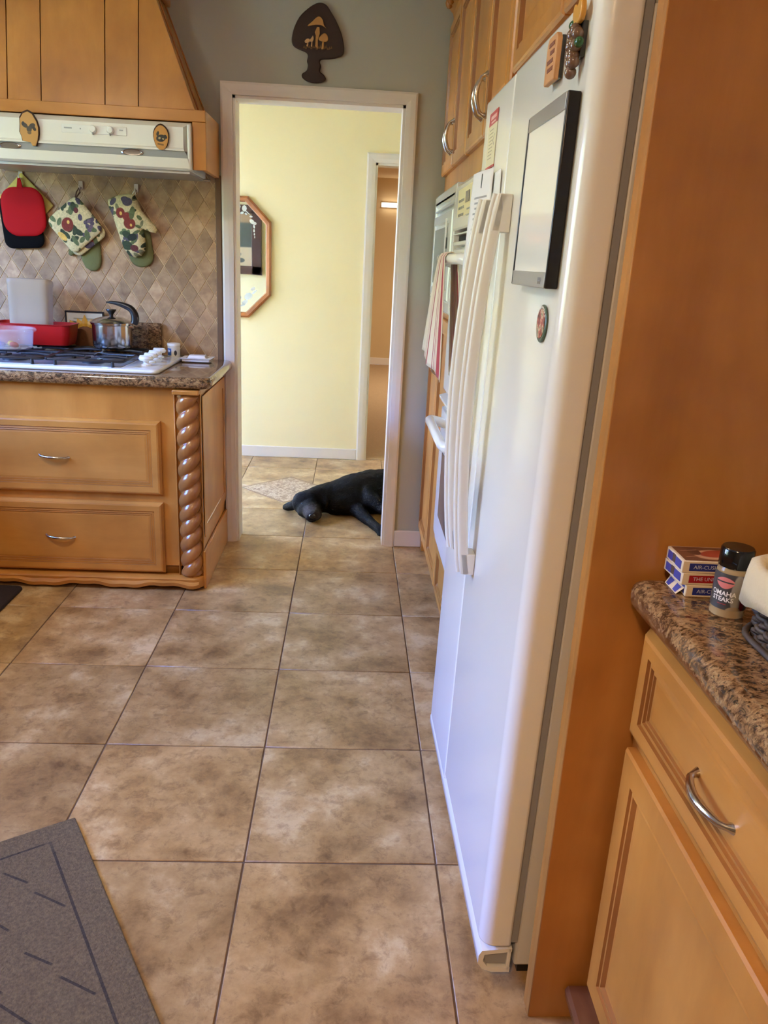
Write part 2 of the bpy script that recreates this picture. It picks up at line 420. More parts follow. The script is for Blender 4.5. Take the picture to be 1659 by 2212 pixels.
RAISED = [(0, 0), (0, .014), (.004, .019), (.010, .021), (.042, .021), (.044, .0165), (.052, .018), (.055, .011), (.064, .012), (.090, .016), (.096, .016)]
SHAKER = [(0, 0), (0, .016), (.004, .020), (.046, .021), (.048, .0165), (.056, .018), (.060, .0105), (.066, .0100)]
DRAWER = [(0, 0), (0, .010), (.008, .021), (.014, .023), (.036, .0225), (.038, .0175), (.046, .0192), (.048, .0148), (.054, .0165), (.056, .0130), (.064, .0142)]

MT['glaze'] = wood('groove_glaze', (134, 82, 32), (146, 91, 38), (156, 100, 44), 'z')
def glaze(o, rings_):
    """dark glaze left in the moulded grooves of a door or drawer front"""
    o.data.materials.append(MT['glaze'])
    for p_ in o.data.polygons:
        if p_.index // 4 in rings_ and p_.index < len(o.data.polygons) - 2: p_.material_index = 1
    return o
G_DRAWER, G_SHAKER, G_RAISED = (4, 6, 8), (3, 5), (4, 6)

# ================================================================== STRUCTURE
T = 0.46
WY = 2.21          # kitchen face of the back wall
CEIL = 2.56
fl = struct('floor', MB().box(-3.1, 1.35, -3.6, 4.05, -.06, -.0025), 'grout', 'brown grout bed under the beige stone-look floor tiles')
tm = MB().box(.002, T - .002, .002, T - .002, -.012, 0)
t0 = obj('tile', tm, 'tile', fl, bevel=.0015, seg=1); first = True
for i in range(-7, 3):
    for j in range(-5, 9):
        x, y = i * T, j * T
        if j == 8:
            if first: continue
        if x + T > 1.33 or y + T > 4.16: pass
        if first: t0.location = (x, y, 0); first = False
        else: copy_piece(t0, fl, (x, y, 0))

# mosaic insert, a square turned on its corner
mo = ramp_mat('mosaic', [(.36, (128, 96, 66)), (.5, (168, 138, 104)), (.58, (206, 184, 152)), (.64, (150, 118, 84))], (1, 1, 1), 34, 3, .45, 1.2, False)
MT['mosaic'] = mo
cxm, cym, hm = -.15, 3.165, .292
ins = obj('mosaic_tile', MB().prism([(-hm, 0), (0, -hm), (hm, 0), (0, hm)], (cxm, cym, 0), (1, 0, 0), (0, 1, 0), (0, 0, 1), -.01, .0012), 'mosaic', fl)
bd = MB()
cs = [(-hm, 0), (0, -hm), (hm, 0), (0, hm)]
for k in range(4):
    a, b = Vector((*cs[k], 0)), Vector((*cs[(k + 1) % 4], 0)); t = (b - a).normalized(); nrm = Vector((-t.y, t.x, 0))
    O = Vector((cxm, cym, 0))
    bd.add([O + a + Vector((0, 0, .0018)), O + b + Vector((0, 0, .0018)), O + b * .93 + Vector((0, 0, .0018)), O + a * .93 + Vector((0, 0, .0018))], [(0, 1, 2, 3)])
MT['mosaic_edge'] = plain('mosaic_edge', (138, 106, 74), .5, var=.15, vscale=40)
obj('mosaic_border', bd, 'mosaic_edge', fl)

# back wall with doorway (opening x -.33 .. .415, height 2.02)
DX0, DX1, DZ = -.329, .4145, 2.022
HALL0 = 2.32
wb = MB()
wb.box(-3.1, DX0, WY, HALL0, 0, CEIL).box(DX1, 1.35, WY, HALL0, 0, CEIL).box(DX0, DX1, WY, HALL0, DZ, CEIL)
struct('wall_back', wb, 'wall', 'grey green painted wall around the doorway')
# cream hall side skin of that wall
ws = MB(); ws.box(-3.1, DX0, HALL0, HALL0 + .006, 0, CEIL).box(DX1, 1.35, HALL0, HALL0 + .006, 0, CEIL).box(DX0, DX1, HALL0, HALL0 + .006, DZ, CEIL)
struct('wall_hall_near', ws, 'cream')
struct('wall_right', MB().box(1.30, 1.40, -3.6, 4.2, 0, CEIL), 'wall')
struct('wall_rear', MB().box(-3.1, 1.35, -3.7, -3.6, 0, CEIL), 'wall')
def wall_with_window(name, W_, y0, y1, mat):
    x = W_['x']; m = MB()
    m.box(x - .1, x, y0, W_['y0'], 0, CEIL).box(x - .1, x, W_['y1'], y1, 0, CEIL).box(x - .1, x, W_['y0'], W_['y1'], 0, W_['z0']).box(x - .1, x, W_['y0'], W_['y1'], W_['z1'], CEIL)
    struct(name, m, mat)
wall_with_window('wall_left', KW, -3.7, 2.33, 'wall')
wall_with_window('wall_hall_left', HW, HALL0, 4.05, 'cream')
for k, W_ in enumerate((KW, HW)):
    x = W_['x']; fr = MB()
    y0, y1, z0, z1 = W_['y0'], W_['y1'], W_['z0'], W_['z1']; ym = (y0 + y1) / 2
    fr.box(x - .08, x - .03, y0, y0 + .04, z0, z1).box(x - .08, x - .03, y1 - .04, y1, z0, z1).box(x - .08, x - .03, y0, y1, z0, z0 + .04).box(x - .08, x - .03, y0, y1, z1 - .04, z1).box(x - .08, x - .03, ym - .02, ym + .02, z0, z1)
    wn = struct('window_%d' % (k + 1), fr, 'white_paint')
    for a, b in ((y0 + .04, ym - .02), (ym + .02, y1 - .04)):
        obj('pane', MB().box(x - .058, x - .054, a, b, z0 + .04, z1 - .04), 'glass', wn)
struct('ceiling', MB().box(-3.1, 1.4, -3.7, 4.2, CEIL, CEIL + .1), 'ceil')

# hall far wall with the doorway into the carpeted room (opening from x=.335)
HY = 3.99
OX0, OX1, OZ = .335, 1.1, 1.985
wh = MB(); wh.box(-2.1, OX0, HY, HY + .11, 0, CEIL).box(OX1, 3.3, HY, HY + .11, 0, CEIL).box(OX0, OX1, HY, HY + .11, OZ, CEIL)
struct('wall_hall_far', wh, 'cream', 'pale cream painted wall of the hall')
struct('wall_hall_right', MB().box(1.292, 1.30, HALL0, HY, 0, CEIL), 'cream')
# room beyond
RY = 9.5
struct('floor_carpet', MB().box(-1.2, 3.2, HY + .005, RY, -.05, .006), 'carpet', 'tan carpet in the far room')
struct('wall_room_far', MB().box(-1.2, 3.2, RY, RY + .1, 0, 2.7), 'tan', 'tan wall at the end of the far room')
struct('wall_room_left', MB().box(-1.3, -1.2, HY + .11, RY + .1, 0, 2.7), 'tan')
struct('wall_room_right', MB().box(3.2, 3.3, HY + .11, RY + .1, 0, 2.7), 'tan')
struct('ceiling_room', MB().box(-1.3, 3.3, HY + .11, RY + .1, 2.42, 2.6), 'tan')
struct('baseboard_room', MB().box(-1.2, 3.2, RY - .015, RY, .006, .1), 'white_paint', bevel=.003)

# ---- door casings
def casing(name, x0, x1, zt, y, wd, proud, label):
    """mitred casing on the -y face at y, around opening x0..x1 up to zt"""
    prof = [(0, 0.008), (.006, .012), (.4, .016), (.82, .017), (1, .014)]
    m = MB(); N = Vector((0, -1, 0))
    def lerp(d): return (x0 - d, x1 + d, zt + d)
    v = []; f = []
    rings_ = [(0, 0)] + [(p * wd, h) for p, h in prof] + [(wd, 0)]
    for d, h in rings_:
        a, b, t = lerp(d); yy = y - h
        v += [(a, yy, 0), (a, yy, t), (b, yy, t), (b, yy, 0)]
    for i in range(len(rings_) - 1):
        for j in range(3): f.append((i * 4 + j, i * 4 + j + 1, (i + 1) * 4 + j + 1, (i + 1) * 4 + j))
    m.add(v, f)
    return struct(name, m, 'white_paint', label)
c1 = casing('trim_1', DX0, DX1, DZ, WY, .0495, 0, 'white painted casing around the kitchen doorway')
jb = MB(); jb.box(DX0 - .002, DX0 + .012, WY - .002, HALL0 + .01, 0, DZ).box(DX1 - .012, DX1 + .002, WY - .002, HALL0 + .01, 0, DZ).box(DX0, DX1, WY - .002, HALL0 + .01, DZ - .012, DZ + .002)
obj('jamb', jb, 'white_paint', c1)
c2 = casing('trim_2', OX0, OX1, OZ, HY, .058, 0, 'cream white casing of the far room doorway')
jb = MB(); jb.box(OX0 - .002, OX0 + .014, HY - .002, HY + .12, 0, OZ).box(OX1 - .014, OX1 + .002, HY - .002, HY + .12, 0, OZ).box(OX0, OX1, HY - .002, HY + .12, OZ - .014, OZ + .002)
obj('jamb', jb, 'white_paint', c2)
struct('baseboard_hall', MB().box(-1.5, OX0 - .058, HY - .014, HY, 0, .078), 'white_paint', bevel=.004)
struct('baseboard_back', MB().box(DX1 + .05, .602, WY - .014, WY, 0, .085), 'white_paint', bevel=.004)

# ---- backsplash of diamond tiles
BX0, BX1, BZ0, BZ1 = -1.62, -.405, .9, 1.705
bs = struct('wall_backsplash', MB().box(BX0, BX1, WY - .008, WY, BZ0, BZ1), 'grout2', 'backsplash of beige diamond stone tiles')
def clip(poly, ax, lim, keep_less):
    out = []
    for i in range(len(poly)):
        a, b = poly[i], poly[(i + 1) % len(poly)]
        ia = (a[ax] <= lim) == keep_less; ib = (b[ax] <= lim) == keep_less
        if ia: out.append(a)
        if ia != ib:
            t = (lim - a[ax]) / (b[ax] - a[ax]); out.append((a[0] + (b[0] - a[0]) * t, a[1] + (b[1] - a[1]) * t))
    return out
hw, hh = .0374, .0575; gx, gz = -.529, 1.138
share = None
for i in range(-34, 8):
    for j in range(-12, 14):
        if (i + j) % 2 == 0: continue
        cx, cz = gx + i * hw, gz + j * hh
        s_ = .955
        poly = [(-hw * s_, 0), (0, -hh * s_), (hw * s_, 0), (0, hh * s_)]
        ab = [(cx + a, cz + b) for a, b in poly]
        if max(a for a, b in ab) < BX0 + .004 or min(a for a, b in ab) > BX1 - .004 or max(b for a, b in ab) < BZ0 + .004 or min(b for a, b in ab) > BZ1 - .004: continue
        inside = all(BX0 <= a <= BX1 and BZ0 <= b <= BZ1 for a, b in ab)
        if inside:
            if share is None:
                share = obj('tile', MB().prism(poly, (0, 0, 0), (1, 0, 0), (0, 0, 1), (0, -1, 0), 0, .0024), 'stone', bs, bevel=.0008, seg=1, local=True)
                share.location = (cx, WY - .0075, cz)
            else: copy_piece(share, bs, (cx, WY - .0075 - random.uniform(0, .0008), cz))
        else:
            for ax, lim, kl in ((0, BX0, False), (0, BX1, True), (1, BZ0, False), (1, BZ1, True)):
                if ab: ab = clip(ab, ax, lim, kl)
            if len(ab) >= 3:
                obj('tile', MB().prism([(a - cx, b - cz) for a, b in ab], (0, 0, 0), (1, 0, 0), (0, 0, 1), (0, -1, 0), 0, .0024), 'stone', bs, local=True).location = (cx, WY - .0075, cz)
struct('trim_3', MB().box(BX1 - .001, DX0 - .052, WY - .018, WY + .002, .9, 1.70), plain('tan_strip', (112, 82, 54), .6, var=.1, vscale=20), 'narrow tan strip between backsplash and door casing', bevel=.003)

# ================================================================== COOKTOP SIDE
CT = .905                                   # counter top height
CX0, CX1, CY = -1.62, -.384, 1.612           # cabinet box: right side, front
cab = thing('base_cabinet', 'maple drawer cabinet with rope-twist corner under the cooktop', 'cabinet', (-1.0, 1.9, 0))
body = MB().box(CX0, CX1, CY, WY - .002, .10, CT - .047).box(CX0, CX1 - .10, CY + .03, WY - .002, .02, .10).box(CX1 - .035, CX1, CY, WY - .002, .0, .10)
obj('body', body, 'wood', cab, bevel=.002, seg=1)
# drawers
for z0, z1 in ((.413, .722), (.068, .380)):
    dw = glaze(obj('drawer', MB().rings(.862, z1 - z0, DRAWER, (-1.405, CY, z0), (1, 0, 0), (0, 0, 1), (0, -1, 0)), 'wood_x', cab), G_DRAWER)
    zc = (z0 + z1) / 2 - .006
    pull(dw, (-1.028, CY - .010, zc + .004), (-.915, CY - .010, zc - .002), (0, -1, 0), .028, .0045)
# rope-twist corner column
def rope(cx, cy, z0, z1, rad, parent):
    n, mz = 40, 190; v = []
    for i in range(mz + 1):
        z = z0 + (z1 - z0) * i / mz
        for j in range(n):
            a = 2 * math.pi * j / n
            ph = 2.0 * a - 2 * math.pi * (z - z0) / .0655
            k = abs(math.cos(ph / 2)) ** .55
            e = min(1, (z - z0) / .012, (z1 - z) / .012)
            r = rad * (.66 + .34 * k) * (.75 + .25 * max(0, e))
            v.append((cx + r * math.cos(a), cy + r * math.sin(a), z))
    f = [(i * n + j, i * n + (j + 1) % n, (i + 1) * n + (j + 1) % n, (i + 1) * n + j) for i in range(mz) for j in range(n)]
    f += [tuple(range(n))[::-1], tuple(range(mz * n, (mz + 1) * n))]
    return obj('rope_column', MB().add(v, f), 'wood_rope', parent, smooth=60)
rope(-.432, CY - .002, .058, .838, .047, cab)
obj('corner_stile', MB().box(-.486, -.481, CY - .012, CY, .05, .85).box(-.383, -.379, CY - .012, CY, .05, .85), 'wood', cab, bevel=.002, seg=1)
obj('column_cap', MB().box(-.484, -.380, CY - .05, CY, .838, .857), 'wood', cab, bevel=.004)
# wavy bottom moulding
def wavy(parent, x0, x1, y0, z0, z1):
    m = MB(); n = 60; v = []; pr = []
    for i in range(n + 1):
        x = x0 + (x1 - x0) * i / n
        dz = .007 * math.sin((x - x0) * 2 * math.pi / .33) + .003 * math.sin((x - x0) * 2 * math.pi / .11)
        e = min(1.0, (x1 - x) / .03) ** .5 if x > x1 - .03 else 1
        for yy, zz in ((CY + .004, z1), (y0 + .022, z1 - .002), (y0 + .012, z1 - .010), (y0 + .014, z1 - .018 + dz * .6), (y0, z0 + .016 + dz), (y0 + .004, z0 + dz), (CY + .004, z0 + dz)):
            v.append((x, CY + .004 + (yy - CY - .004) * max(.2, e), zz))
    k = 7
    f = [(i * k + j, (i + 1) * k + j, (i + 1) * k + (j + 1) % k, i * k + (j + 1) % k) for i in range(n) for j in range(k)]
    f += [tuple(range(k)), tuple(range(n * k, (n + 1) * k))[::-1]]
    return obj('base_molding', m.add(v, f), 'wood_x', parent, smooth=40)
wavy(cab, CX0, CX1 + .006, CY - .055, .018, .060)
# framed side facing the door
sp = glaze(obj('side_panel', MB().rings(.56, .60, [(0, 0), (0, .003), (.045, .003), (.050, -.004), (.058, -.0015), (.066, -.008), (.07, -.008)], (CX1 + .0045, 1.63, .225), (0, 1, 0), (0, 0, 1), (1, 0, 0)), 'wood', cab), (2, 4))
obj('side_base', MB().box(CX1, CX1 + .012, 1.60, WY - .005, .0, .17), 'wood_y', cab, bevel=.003)

# countertop with bullnose edge
ct = MB()
def slab(poly, zc, th, rr, n=6):
    """polygon slab with rounded edge; poly ccw as (x,y), flags by inset scale"""
    m = MB(); k = len(poly); rings_ = []
    for i in range(2 * n + 1):
        a = -math.pi / 2 + math.pi * i / (2 * n)
        rings_.append((rr * (1 - math.cos(a)), zc + math.sin(a) * th / 2))
    P = [Vector((p[0], p[1], 0)) for p in poly]; v = []
    for d, z in rings_:
        for i in range(k):
            p0, p1, p2 = P[i - 1], P[i], P[(i + 1) % k]
            e1 = (p1 - p0).normalized(); e2 = (p2 - p1).normalized()
            n1 = Vector((-e1.y, e1.x, 0)); n2 = Vector((-e2.y, e2.x, 0)); bis = (n1 + n2); bis = bis / max(.3, bis.length_squared) * 2
            q = p1 + bis * d; v.append((q.x, q.y, z))
    rn = len(rings_)
    f = [(i * k + j, i * k + (j + 1) % k, (i + 1) * k + (j + 1) % k, (i + 1) * k + j) for i in range(rn - 1) for j in range(k)]
    f += [tuple(range(k))[::-1], tuple(range((rn - 1) * k, rn * k))]
    return m.add(v, f)
FY = 1.568; RX = -.333
poly = [(-1.66, WY - .009), (-1.66, FY)] + [(a, b) for a, b in arc(RX - .045, FY + .045, .045, -90, 0, 8)] + arc(RX - .03, WY - .039, .03, 0, 90, 6)
poly = [(-1.66, FY)] + arc(RX - .05, FY + .05, .05, -90, 0, 8) + arc(RX - .05, WY - .06, .05, 0, 88, 6) + [(-1.66, WY - .0095)]
o = obj('countertop', slab(poly, CT - .0225, .045, .018), 'granite', None, origin=(-1.0, 1.9, CT), smooth=40)
tag(o, 'polished brown granite countertop around the white gas cooktop', 'countertop')
o = obj('granite_upstand', MB().box(-.98, -.661, WY - .035, WY - .016, CT + .0005, 1.058), 'granite', None, origin=(-.8, WY - .02, CT), bevel=.002, seg=1)
tag(o, 'short upright granite slab leaning on the backsplash behind the pot', 'slab')

# gas cooktop
PX0, PX1, PY0, PY1 = -1.335, -.548, 1.625, 2.12
ck = thing('gas_cooktop', 'white gas cooktop with black grates and four knobs', 'cooktop', (-.94, 1.88, CT))
pl = [(PX0, PY0)] + arc(PX1 - .03, PY0 + .03, .03, -90, 0, 6) + arc(PX1 - .03, PY1 - .03, .03, 0, 90, 6) + [(PX0, PY1)]
obj('plate', slab(pl, CT + .0085, .016, .007, 3), 'appl', ck, smooth=40)
obj('burner_pan', MB().box(PX0 + .02, -.705, PY0 + .045, PY1 - .03, CT + .0165, CT + .0185), plain('grey_enamel', (120, 120, 124), .35, var=.1), ck)
for bx, by, br in ((-1.16, 1.77, .05), (-1.16, 2.0, .04), (-.845, 1.77, .045), (-.845, 2.0, .055)):
    b_ = obj('burner', MB().lathe([(br, CT + .0185), (br, CT + .026), (br * .82, CT + .028), (br * .8, CT + .034), (0, CT + .036)], (bx, by, 0), 20), 'iron', ck, smooth=40)
for gx0, gx1 in ((PX0 + .02, -1.01), (-1.0, -.695)):
    for gy0, gy1 in ((PY0 + .035, 1.875), (1.885, PY1 - .02)):
        g = MB(); zt = CT + .040; th = .007
        mx_, my_ = (gx0 + gx1) / 2, (gy0 + gy1) / 2
        pts = [(gx0 + .01, gy0, zt), (gx1 - .01, gy0, zt), (gx1, gy0 + .01, zt), (gx1, gy1 - .01, zt), (gx1 - .01, gy1, zt), (gx0 + .01, gy1, zt), (gx0, gy1 - .01, zt), (gx0, gy0 + .01, zt), (gx0 + .01, gy0, zt)]
        g.tube(pts, .0058, 8, False)
        for (a, b), (c, d) in (((gx0, my_), (mx_ - .03, my_)), ((gx1, my_), (mx_ + .03, my_)), ((mx_, gy0), (mx_, my_ - .03)), ((mx_, gy1), (mx_, my_ + .03))):
            g.tube([(a, b, zt), ((a + c) / 2, (b + d) / 2, zt + .006), (c, d, zt + .004)], [.0058, .006, .0045], 8)
        for a, b in ((gx0 + .04, gy0), (gx1 - .04, gy0), (gx0 + .04, gy1), (gx1 - .04, gy1)):
            g.tube([(a, b, zt), (a, b, CT + .0175)], [.006, .0075], 8)
        obj('grate', g, 'iron', ck, smooth=50)
for kx, ky in ((-.628, 1.76), (-.632, 1.855), (-.636, 1.95), (-.640, 2.045)):
    kb = obj('knob', MB().lathe([(.020, CT + .0165), (.021, CT + .022), (.010, CT + .026), (.012, CT + .034), (.026, CT + .038), (.030, CT + .046), (.026, CT + .052), (.012, CT + .056), (0, CT + .0565)], (kx, ky, 0), 24), 'appl', ck, smooth=45)
    obj('grip', MB().box(kx - .026, kx + .026, ky - .006, ky + .006, CT + .050, CT + .0575), 'appl', kb, bevel=.004)

# ---- sauce pot
pc = (-.838, 2.03); pb = CT + .0528
pot = thing('saucepan', 'polished steel saucepan with lid and curved black handle on the cooktop', 'saucepan', (pc[0], pc[1], pb))
obj('body', MB().lathe([(0, pb), (.074, pb), (.081, pb + .006), (.083, pb + .015), (.0845, pb + .098), (.089, pb + .100), (.0895, pb + .104), (.084, pb + .104), (.082, pb + .02), (0, pb + .018)], (*pc, 0), 40), 'steel', pot, smooth=35)
ld = obj('lid', MB().lathe([(.0905, pb + .1045), (.091, pb + .109), (.086, pb + .112), (.070, pb + .122), (.045, pb + .130), (.015, pb + .134), (0, pb + .1345)], (*pc, 0), 40), 'steel', pot, smooth=35)
obj('lid_knob', MB().lathe([(.008, pb + .133), (.008, pb + .141), (.012, pb + .146), (.022, pb + .160), (.021, pb + .164), (0, pb + .165)], (*pc, 0), 20), 'black_pl', ld, smooth=40)
hp = []; hr = []
for i in range(15):
    s_ = i / 14
    # starts at the right rim, sweeps up and back over the lid
    a = R(-55 + 165 * s_)
    hp.append((pc[0] + .078 + .040 * math.cos(a) - .035 * s_ - .042 * max(0, s_ - .55) / .45, pc[1] - .02, pb + .138 + .036 * math.sin(a) + .022 * s_)); hr.append(.0155 - .0120 * s_ ** 1.5 + .004 * math.sin(math.pi * s_))
obj('handle', MB().tube(hp, hr, 12), 'black_pl', pot, smooth=60)
obj('bracket', MB().box(pc[0] + .070, pc[0] + .100, pc[1] - .028, pc[1] - .012, pb + .088, pb + .100), 'steel', pot, bevel=.002)

# ---- red tub with the tall clear canister lying in it, clear bowl
rb = pb
def rect_tub(name, x0, x1, y0, y1, z0, z1, taper, r, mat, parent=None, th=.003, n=6, **k):
    m = MB(); cx, cy = (x0 + x1) / 2, (y0 + y1) / 2; hx, hy = (x1 - x0) / 2, (y1 - y0) / 2
    def ring(z, ins):
        q = []
        for sx_, sy_, a0 in ((1, -1, -90), (1, 1, 0), (-1, 1, 90), (-1, -1, 180)):
            for a, b in arc(sx_ * (hx - ins - r), sy_ * (hy - ins - r), r, a0, a0 + 90, n): q.append((cx + a, cy + b, z))
        return q
    R_ = [ring(z0, taper + .012), ring(z0 + .004, taper + .003), ring(z0 + .012, taper)] + [ring(z0 + (z1 - z0) * i / 4, taper * (1 - i / 4)) for i in (1, 2, 3, 4)] + [ring(z1 + .001, -.004), ring(z1 + .004, -.005), ring(z1 + .004, th)] + [ring(z0 + (z1 - z0) * i / 4, taper * (1 - i / 4) + th) for i in (3, 2, 1)] + [ring(z0 + th * 2, taper + th + .012)]
    kk = len(R_[0]); v = [p for q in R_ for p in q]; f = [(i * kk + j, i * kk + (j + 1) % kk, (i + 1) * kk + (j + 1) % kk, (i + 1) * kk + j) for i in range(len(R_) - 1) for j in range(kk)]
    f += [tuple(range(kk))[::-1], tuple(range((len(R_) - 1) * kk, len(R_) * kk))]
    return obj(name, m.add(v, f), mat, parent, smooth=40, origin=((x0 + x1) / 2, (y0 + y1) / 2, z0), **k)
MT['red_pl'] = plain('red_plastic', (176, 22, 20), .3, var=.06)
o = rect_tub('storage_tub', -1.335, -1.003, 1.955, 2.115, rb, rb + .088, .012, .03, 'red_pl'); tag(o, 'red plastic tub on the back of the cooktop', 'tub')
MT['frost'] = thin_clear('frosted_plastic', (182, 160, 130), .58, .45)
MT['clear'] = thin_clear('clear_plastic', (222, 222, 222), .2, .08)
o = obj('storage_canister', MB().lathe([(0, 0), (.068, 0), (.0735, .004), (.0745, .012), (.0785, .150), (.080, .152), (.0805, .160), (.079, .165), (.074, .168), (0, .1685)], (0, 0, 0), 40, sq=6), 'frost', None, smooth=40)
o.location = (-1.188, 2.035, rb + .012); o.rotation_euler = (R(-7), 0, R(4)); o.scale = (1.1, .62, 1.56)
tag(o, 'tall frosted plastic canister standing in the red tub', 'canister')
bw = rb
o = obj('plastic_bowl', MB().lathe([(0, 0), (.080, 0), (.086, .004), (.094, .07), (.104, .072), (.105, .079), (.101, .084), (.0925, .084), (.084, .006), (0, .004)], (0, 0, 0), 40), 'clear', None, smooth=40)
o.location = (-1.205, 1.842, bw); tag(o, 'shallow clear plastic bowl with a rim in front of the red tub', 'bowl')
sc_cols = [((60, 120, 60), -.055, .01), ((190, 60, 40), .02, -.01), ((210, 170, 60), -.01, .03), ((120, 60, 110), -.03, -.02)]
for i, (c, a, b) in enumerate(sc_cols):
    m_ = plain('scrap_%d' % i, c, .7, var=.2, vscale=60)
    q = obj('fruit_scrap', MB().ball((0, 0, 0), (.020, .014, .012), 10, 6), m_, None, smooth=60); q.location = (-1.205 + a, 1.842 + b, bw + .016); q.rotation_euler = (0, .2, i)
    tag(q, ['small green fruit scrap in the clear bowl', 'small red fruit scrap in the clear bowl', 'small yellow fruit scrap in the clear bowl', 'small purple fruit scrap in the clear bowl'][i], 'fruit scrap', 'fruit scraps in the bowl')

# ---- sunflower tile
sf = thing('sunflower_tile', 'square decorative tile with a yellow sunflower and dark border', 'tile', (-1.0, 2.155, CT))
sx0, sx1, sz0, sz1, sy = -1.080, -.920, CT + .02, 1.092, 2.178
MT['sf_bg'] = print_mat('sunflower_ground', (206, 196, 170), [('b', (0, 0, .075), (.05, 1, .003), (0, 0, 0), (160, 150, 120)), ('e', (-.045, 0, .045), (.03, 1, .018), (0, .3, 0), (70, 90, 50)), ('e', (.06, 0, .05), (.025, 1, .016), (0, -.3, 0), (60, 80, 45))], .35)
obj('face', MB().box(sx0, sx1, sy - .008, sy, sz0, sz1), 'sf_bg', sf, origin=(-1.0, sy, (sz0 + sz1) / 2 - .02))
obj('border', MB().box(sx0 - .006, sx1 + .006, sy - .011, sy + .002, sz1 - .002, sz1 + .005).box(sx0 - .006, sx0, sy - .011, sy + .002, sz0, sz1).box(sx1, sx1 + .006, sy - .011, sy + .002, sz0, sz1), 'black_pl', sf)
MT['petal'] = plain('petal_yellow', (214, 156, 34), .5, var=.25, vscale=30)
for i in range(11):
    a = R(-10 + 20 * i); c0 = Vector((-1.0, sy - .010, .975)); d = Vector((math.cos(a), 0, math.sin(a))); n_ = Vector((-d.z, 0, d.x))
    L = .108 if i % 2 else .096
    p = MB().add([c0 + d * .03, c0 + d * .070 + n_ * .017, c0 + d * L, c0 + d * .070 - n_ * .017, c0 + d * .066 + Vector((0, -.004, 0))], [(0, 1, 4), (1, 2, 4), (2, 3, 4), (3, 0, 4)])
    obj('petal', p, 'petal', sf)
obj('flower_center', MB().lathe([(.056, sy - .010), (.054, sy - .016), (.036, sy - .020), (0, sy - .021)], (-1.0, 0, .975), 28, 'y'), plain('seed_brown', (122, 76, 34), .6, .5, 160, .2, 80), sf, smooth=50)

# ---- small jar, dark slab, white rest
o = obj('coaster_slab', MB().box(-.650, -.545, 2.085, 2.165, CT + .0005, CT + .013), plain('dark_slate', (66, 62, 60), .5, var=.2), None, origin=(-.6, 2.12, CT), bevel=.003); tag(o, 'dark slate slab under the small white jar', 'slab')
jr = thing('small_jar', 'tiny white jar with blue label beside the backsplash', 'jar', (-.592, 2.12, CT + .0135))
jz = CT + .0135
MT['jar_body'] = print_mat('jar_label', (214, 206, 192), [('b', (-.018, 0, .022), (.012, 1, .016), (0, 0, 0), (44, 92, 168)), ('e', (-.018, 0, .026), (.006, 1, .006), (0, 0, 0), (210, 220, 235)), ('e', (.012, 0, .018), (.006, 1, .012), (0, 0, 0), (50, 44, 40))], .4)
obj('body', MB().lathe([(0, jz), (.026, jz), (.0275, jz + .002), (.0275, jz + .048), (.025, jz + .050), (0, jz + .050)], (-.592, 2.12, 0), 28), 'jar_body', jr, smooth=40)
obj('lid', MB().lathe([(.0285, jz + .0485), (.029, jz + .050), (.029, jz + .058), (.027, jz + .060), (0, jz + .060)], (-.592, 2.12, 0), 28), 'white', jr, smooth=40)
o = rect_tub('spoon_rest', -.542, -.415, 2.035, 2.135, CT + .0005, CT + .014, .002, .006, 'white_paint', None, .014); tag(o, 'low white ceramic rest on the counter beside the cooktop', 'spoon rest')

# ================================================================== HANGING MITTS AND POT HOLDERS
HK = [(-1.240, 1.652), (-.986, 1.625), (-.748, 1.625)]
YB = WY - .0145
for i, (hx, hz) in enumerate(HK):
    m = MB().box(hx - .009, hx + .009, YB - .004, YB, hz - .012, hz + .022)
    m.tube([(hx, YB - .003, hz - .004), (hx, YB - .014, hz - .012), (hx, YB - .024, hz - .010), (hx, YB - .027, hz + .002)], .0035, 8)
    o = obj('wall_hook', m, plain('hook_%d' % i, (226, 220, 210) if i == 0 else (196, 176, 160), .3, var=.03), None, origin=(hx, YB, hz), bevel=.001, seg=1)
    tag(o, ['white adhesive hook holding the red and yellow pot holders', 'small clear hook holding the floral pot holders', 'small clear hook holding the floral oven mitt'][i], 'hook')

def pad(name, outline, y, th, mat, label, cat, origin, puff=.004, tilt=0):
    """soft padded flat shape: outline (x,z), front face puffed"""
    C = Vector((sum(a for a, b in outline) / len(outline), 0, sum(b for a, b in outline) / len(outline)))
    k = len(outline); v = []; levels = [(1.0, th * .5), (1.015, th * .25), (1.0, 0), (.96, -th * .35), (.86, -th * .55), (.6, -th * .55 - puff), (.3, -th * .55 - puff * 1.25)]
    for s_, dy in levels:
        for a, b in outline: v.append((C.x + (a - C.x) * s_, y + dy + (b - C.z) * tilt, C.z + (b - C.z) * s_))
    f = [(i * k + j, i * k + (j + 1) % k, (i + 1) * k + (j + 1) % k, (i + 1) * k + j) for i in range(len(levels) - 1) for j in range(k)]
    f += [tuple(range(k)), tuple(range((len(levels) - 1) * k, len(levels) * k))[::-1]]
    o = obj(name, MB().add(v, f), mat, None, origin=origin, smooth=60)
    tag(o, label, cat); return o
def rrect(cx, cz, w_, h_, r, rot=0, n=6):
    q = []
    for sx_, sz_, a0 in ((1, -1, -90), (1, 1, 0), (-1, 1, 90), (-1, -1, 180)):
        q += arc(sx_ * (w_ / 2 - r), sz_ * (h_ / 2 - r), r, a0, a0 + 90, n)
    c, s_ = math.cos(R(rot)), math.sin(R(rot))
    return [(cx + a * c - b * s_, cz + a * s_ + b * c) for a, b in q]
MT['yellow_f'] = plain('yellow_cloth', (214, 190, 96), .9, .5, 300, .08, 20)
MT['black_f'] = plain('black_cloth', (13, 12, 11), .9, .5, 260, .15, 30, spec=.1)
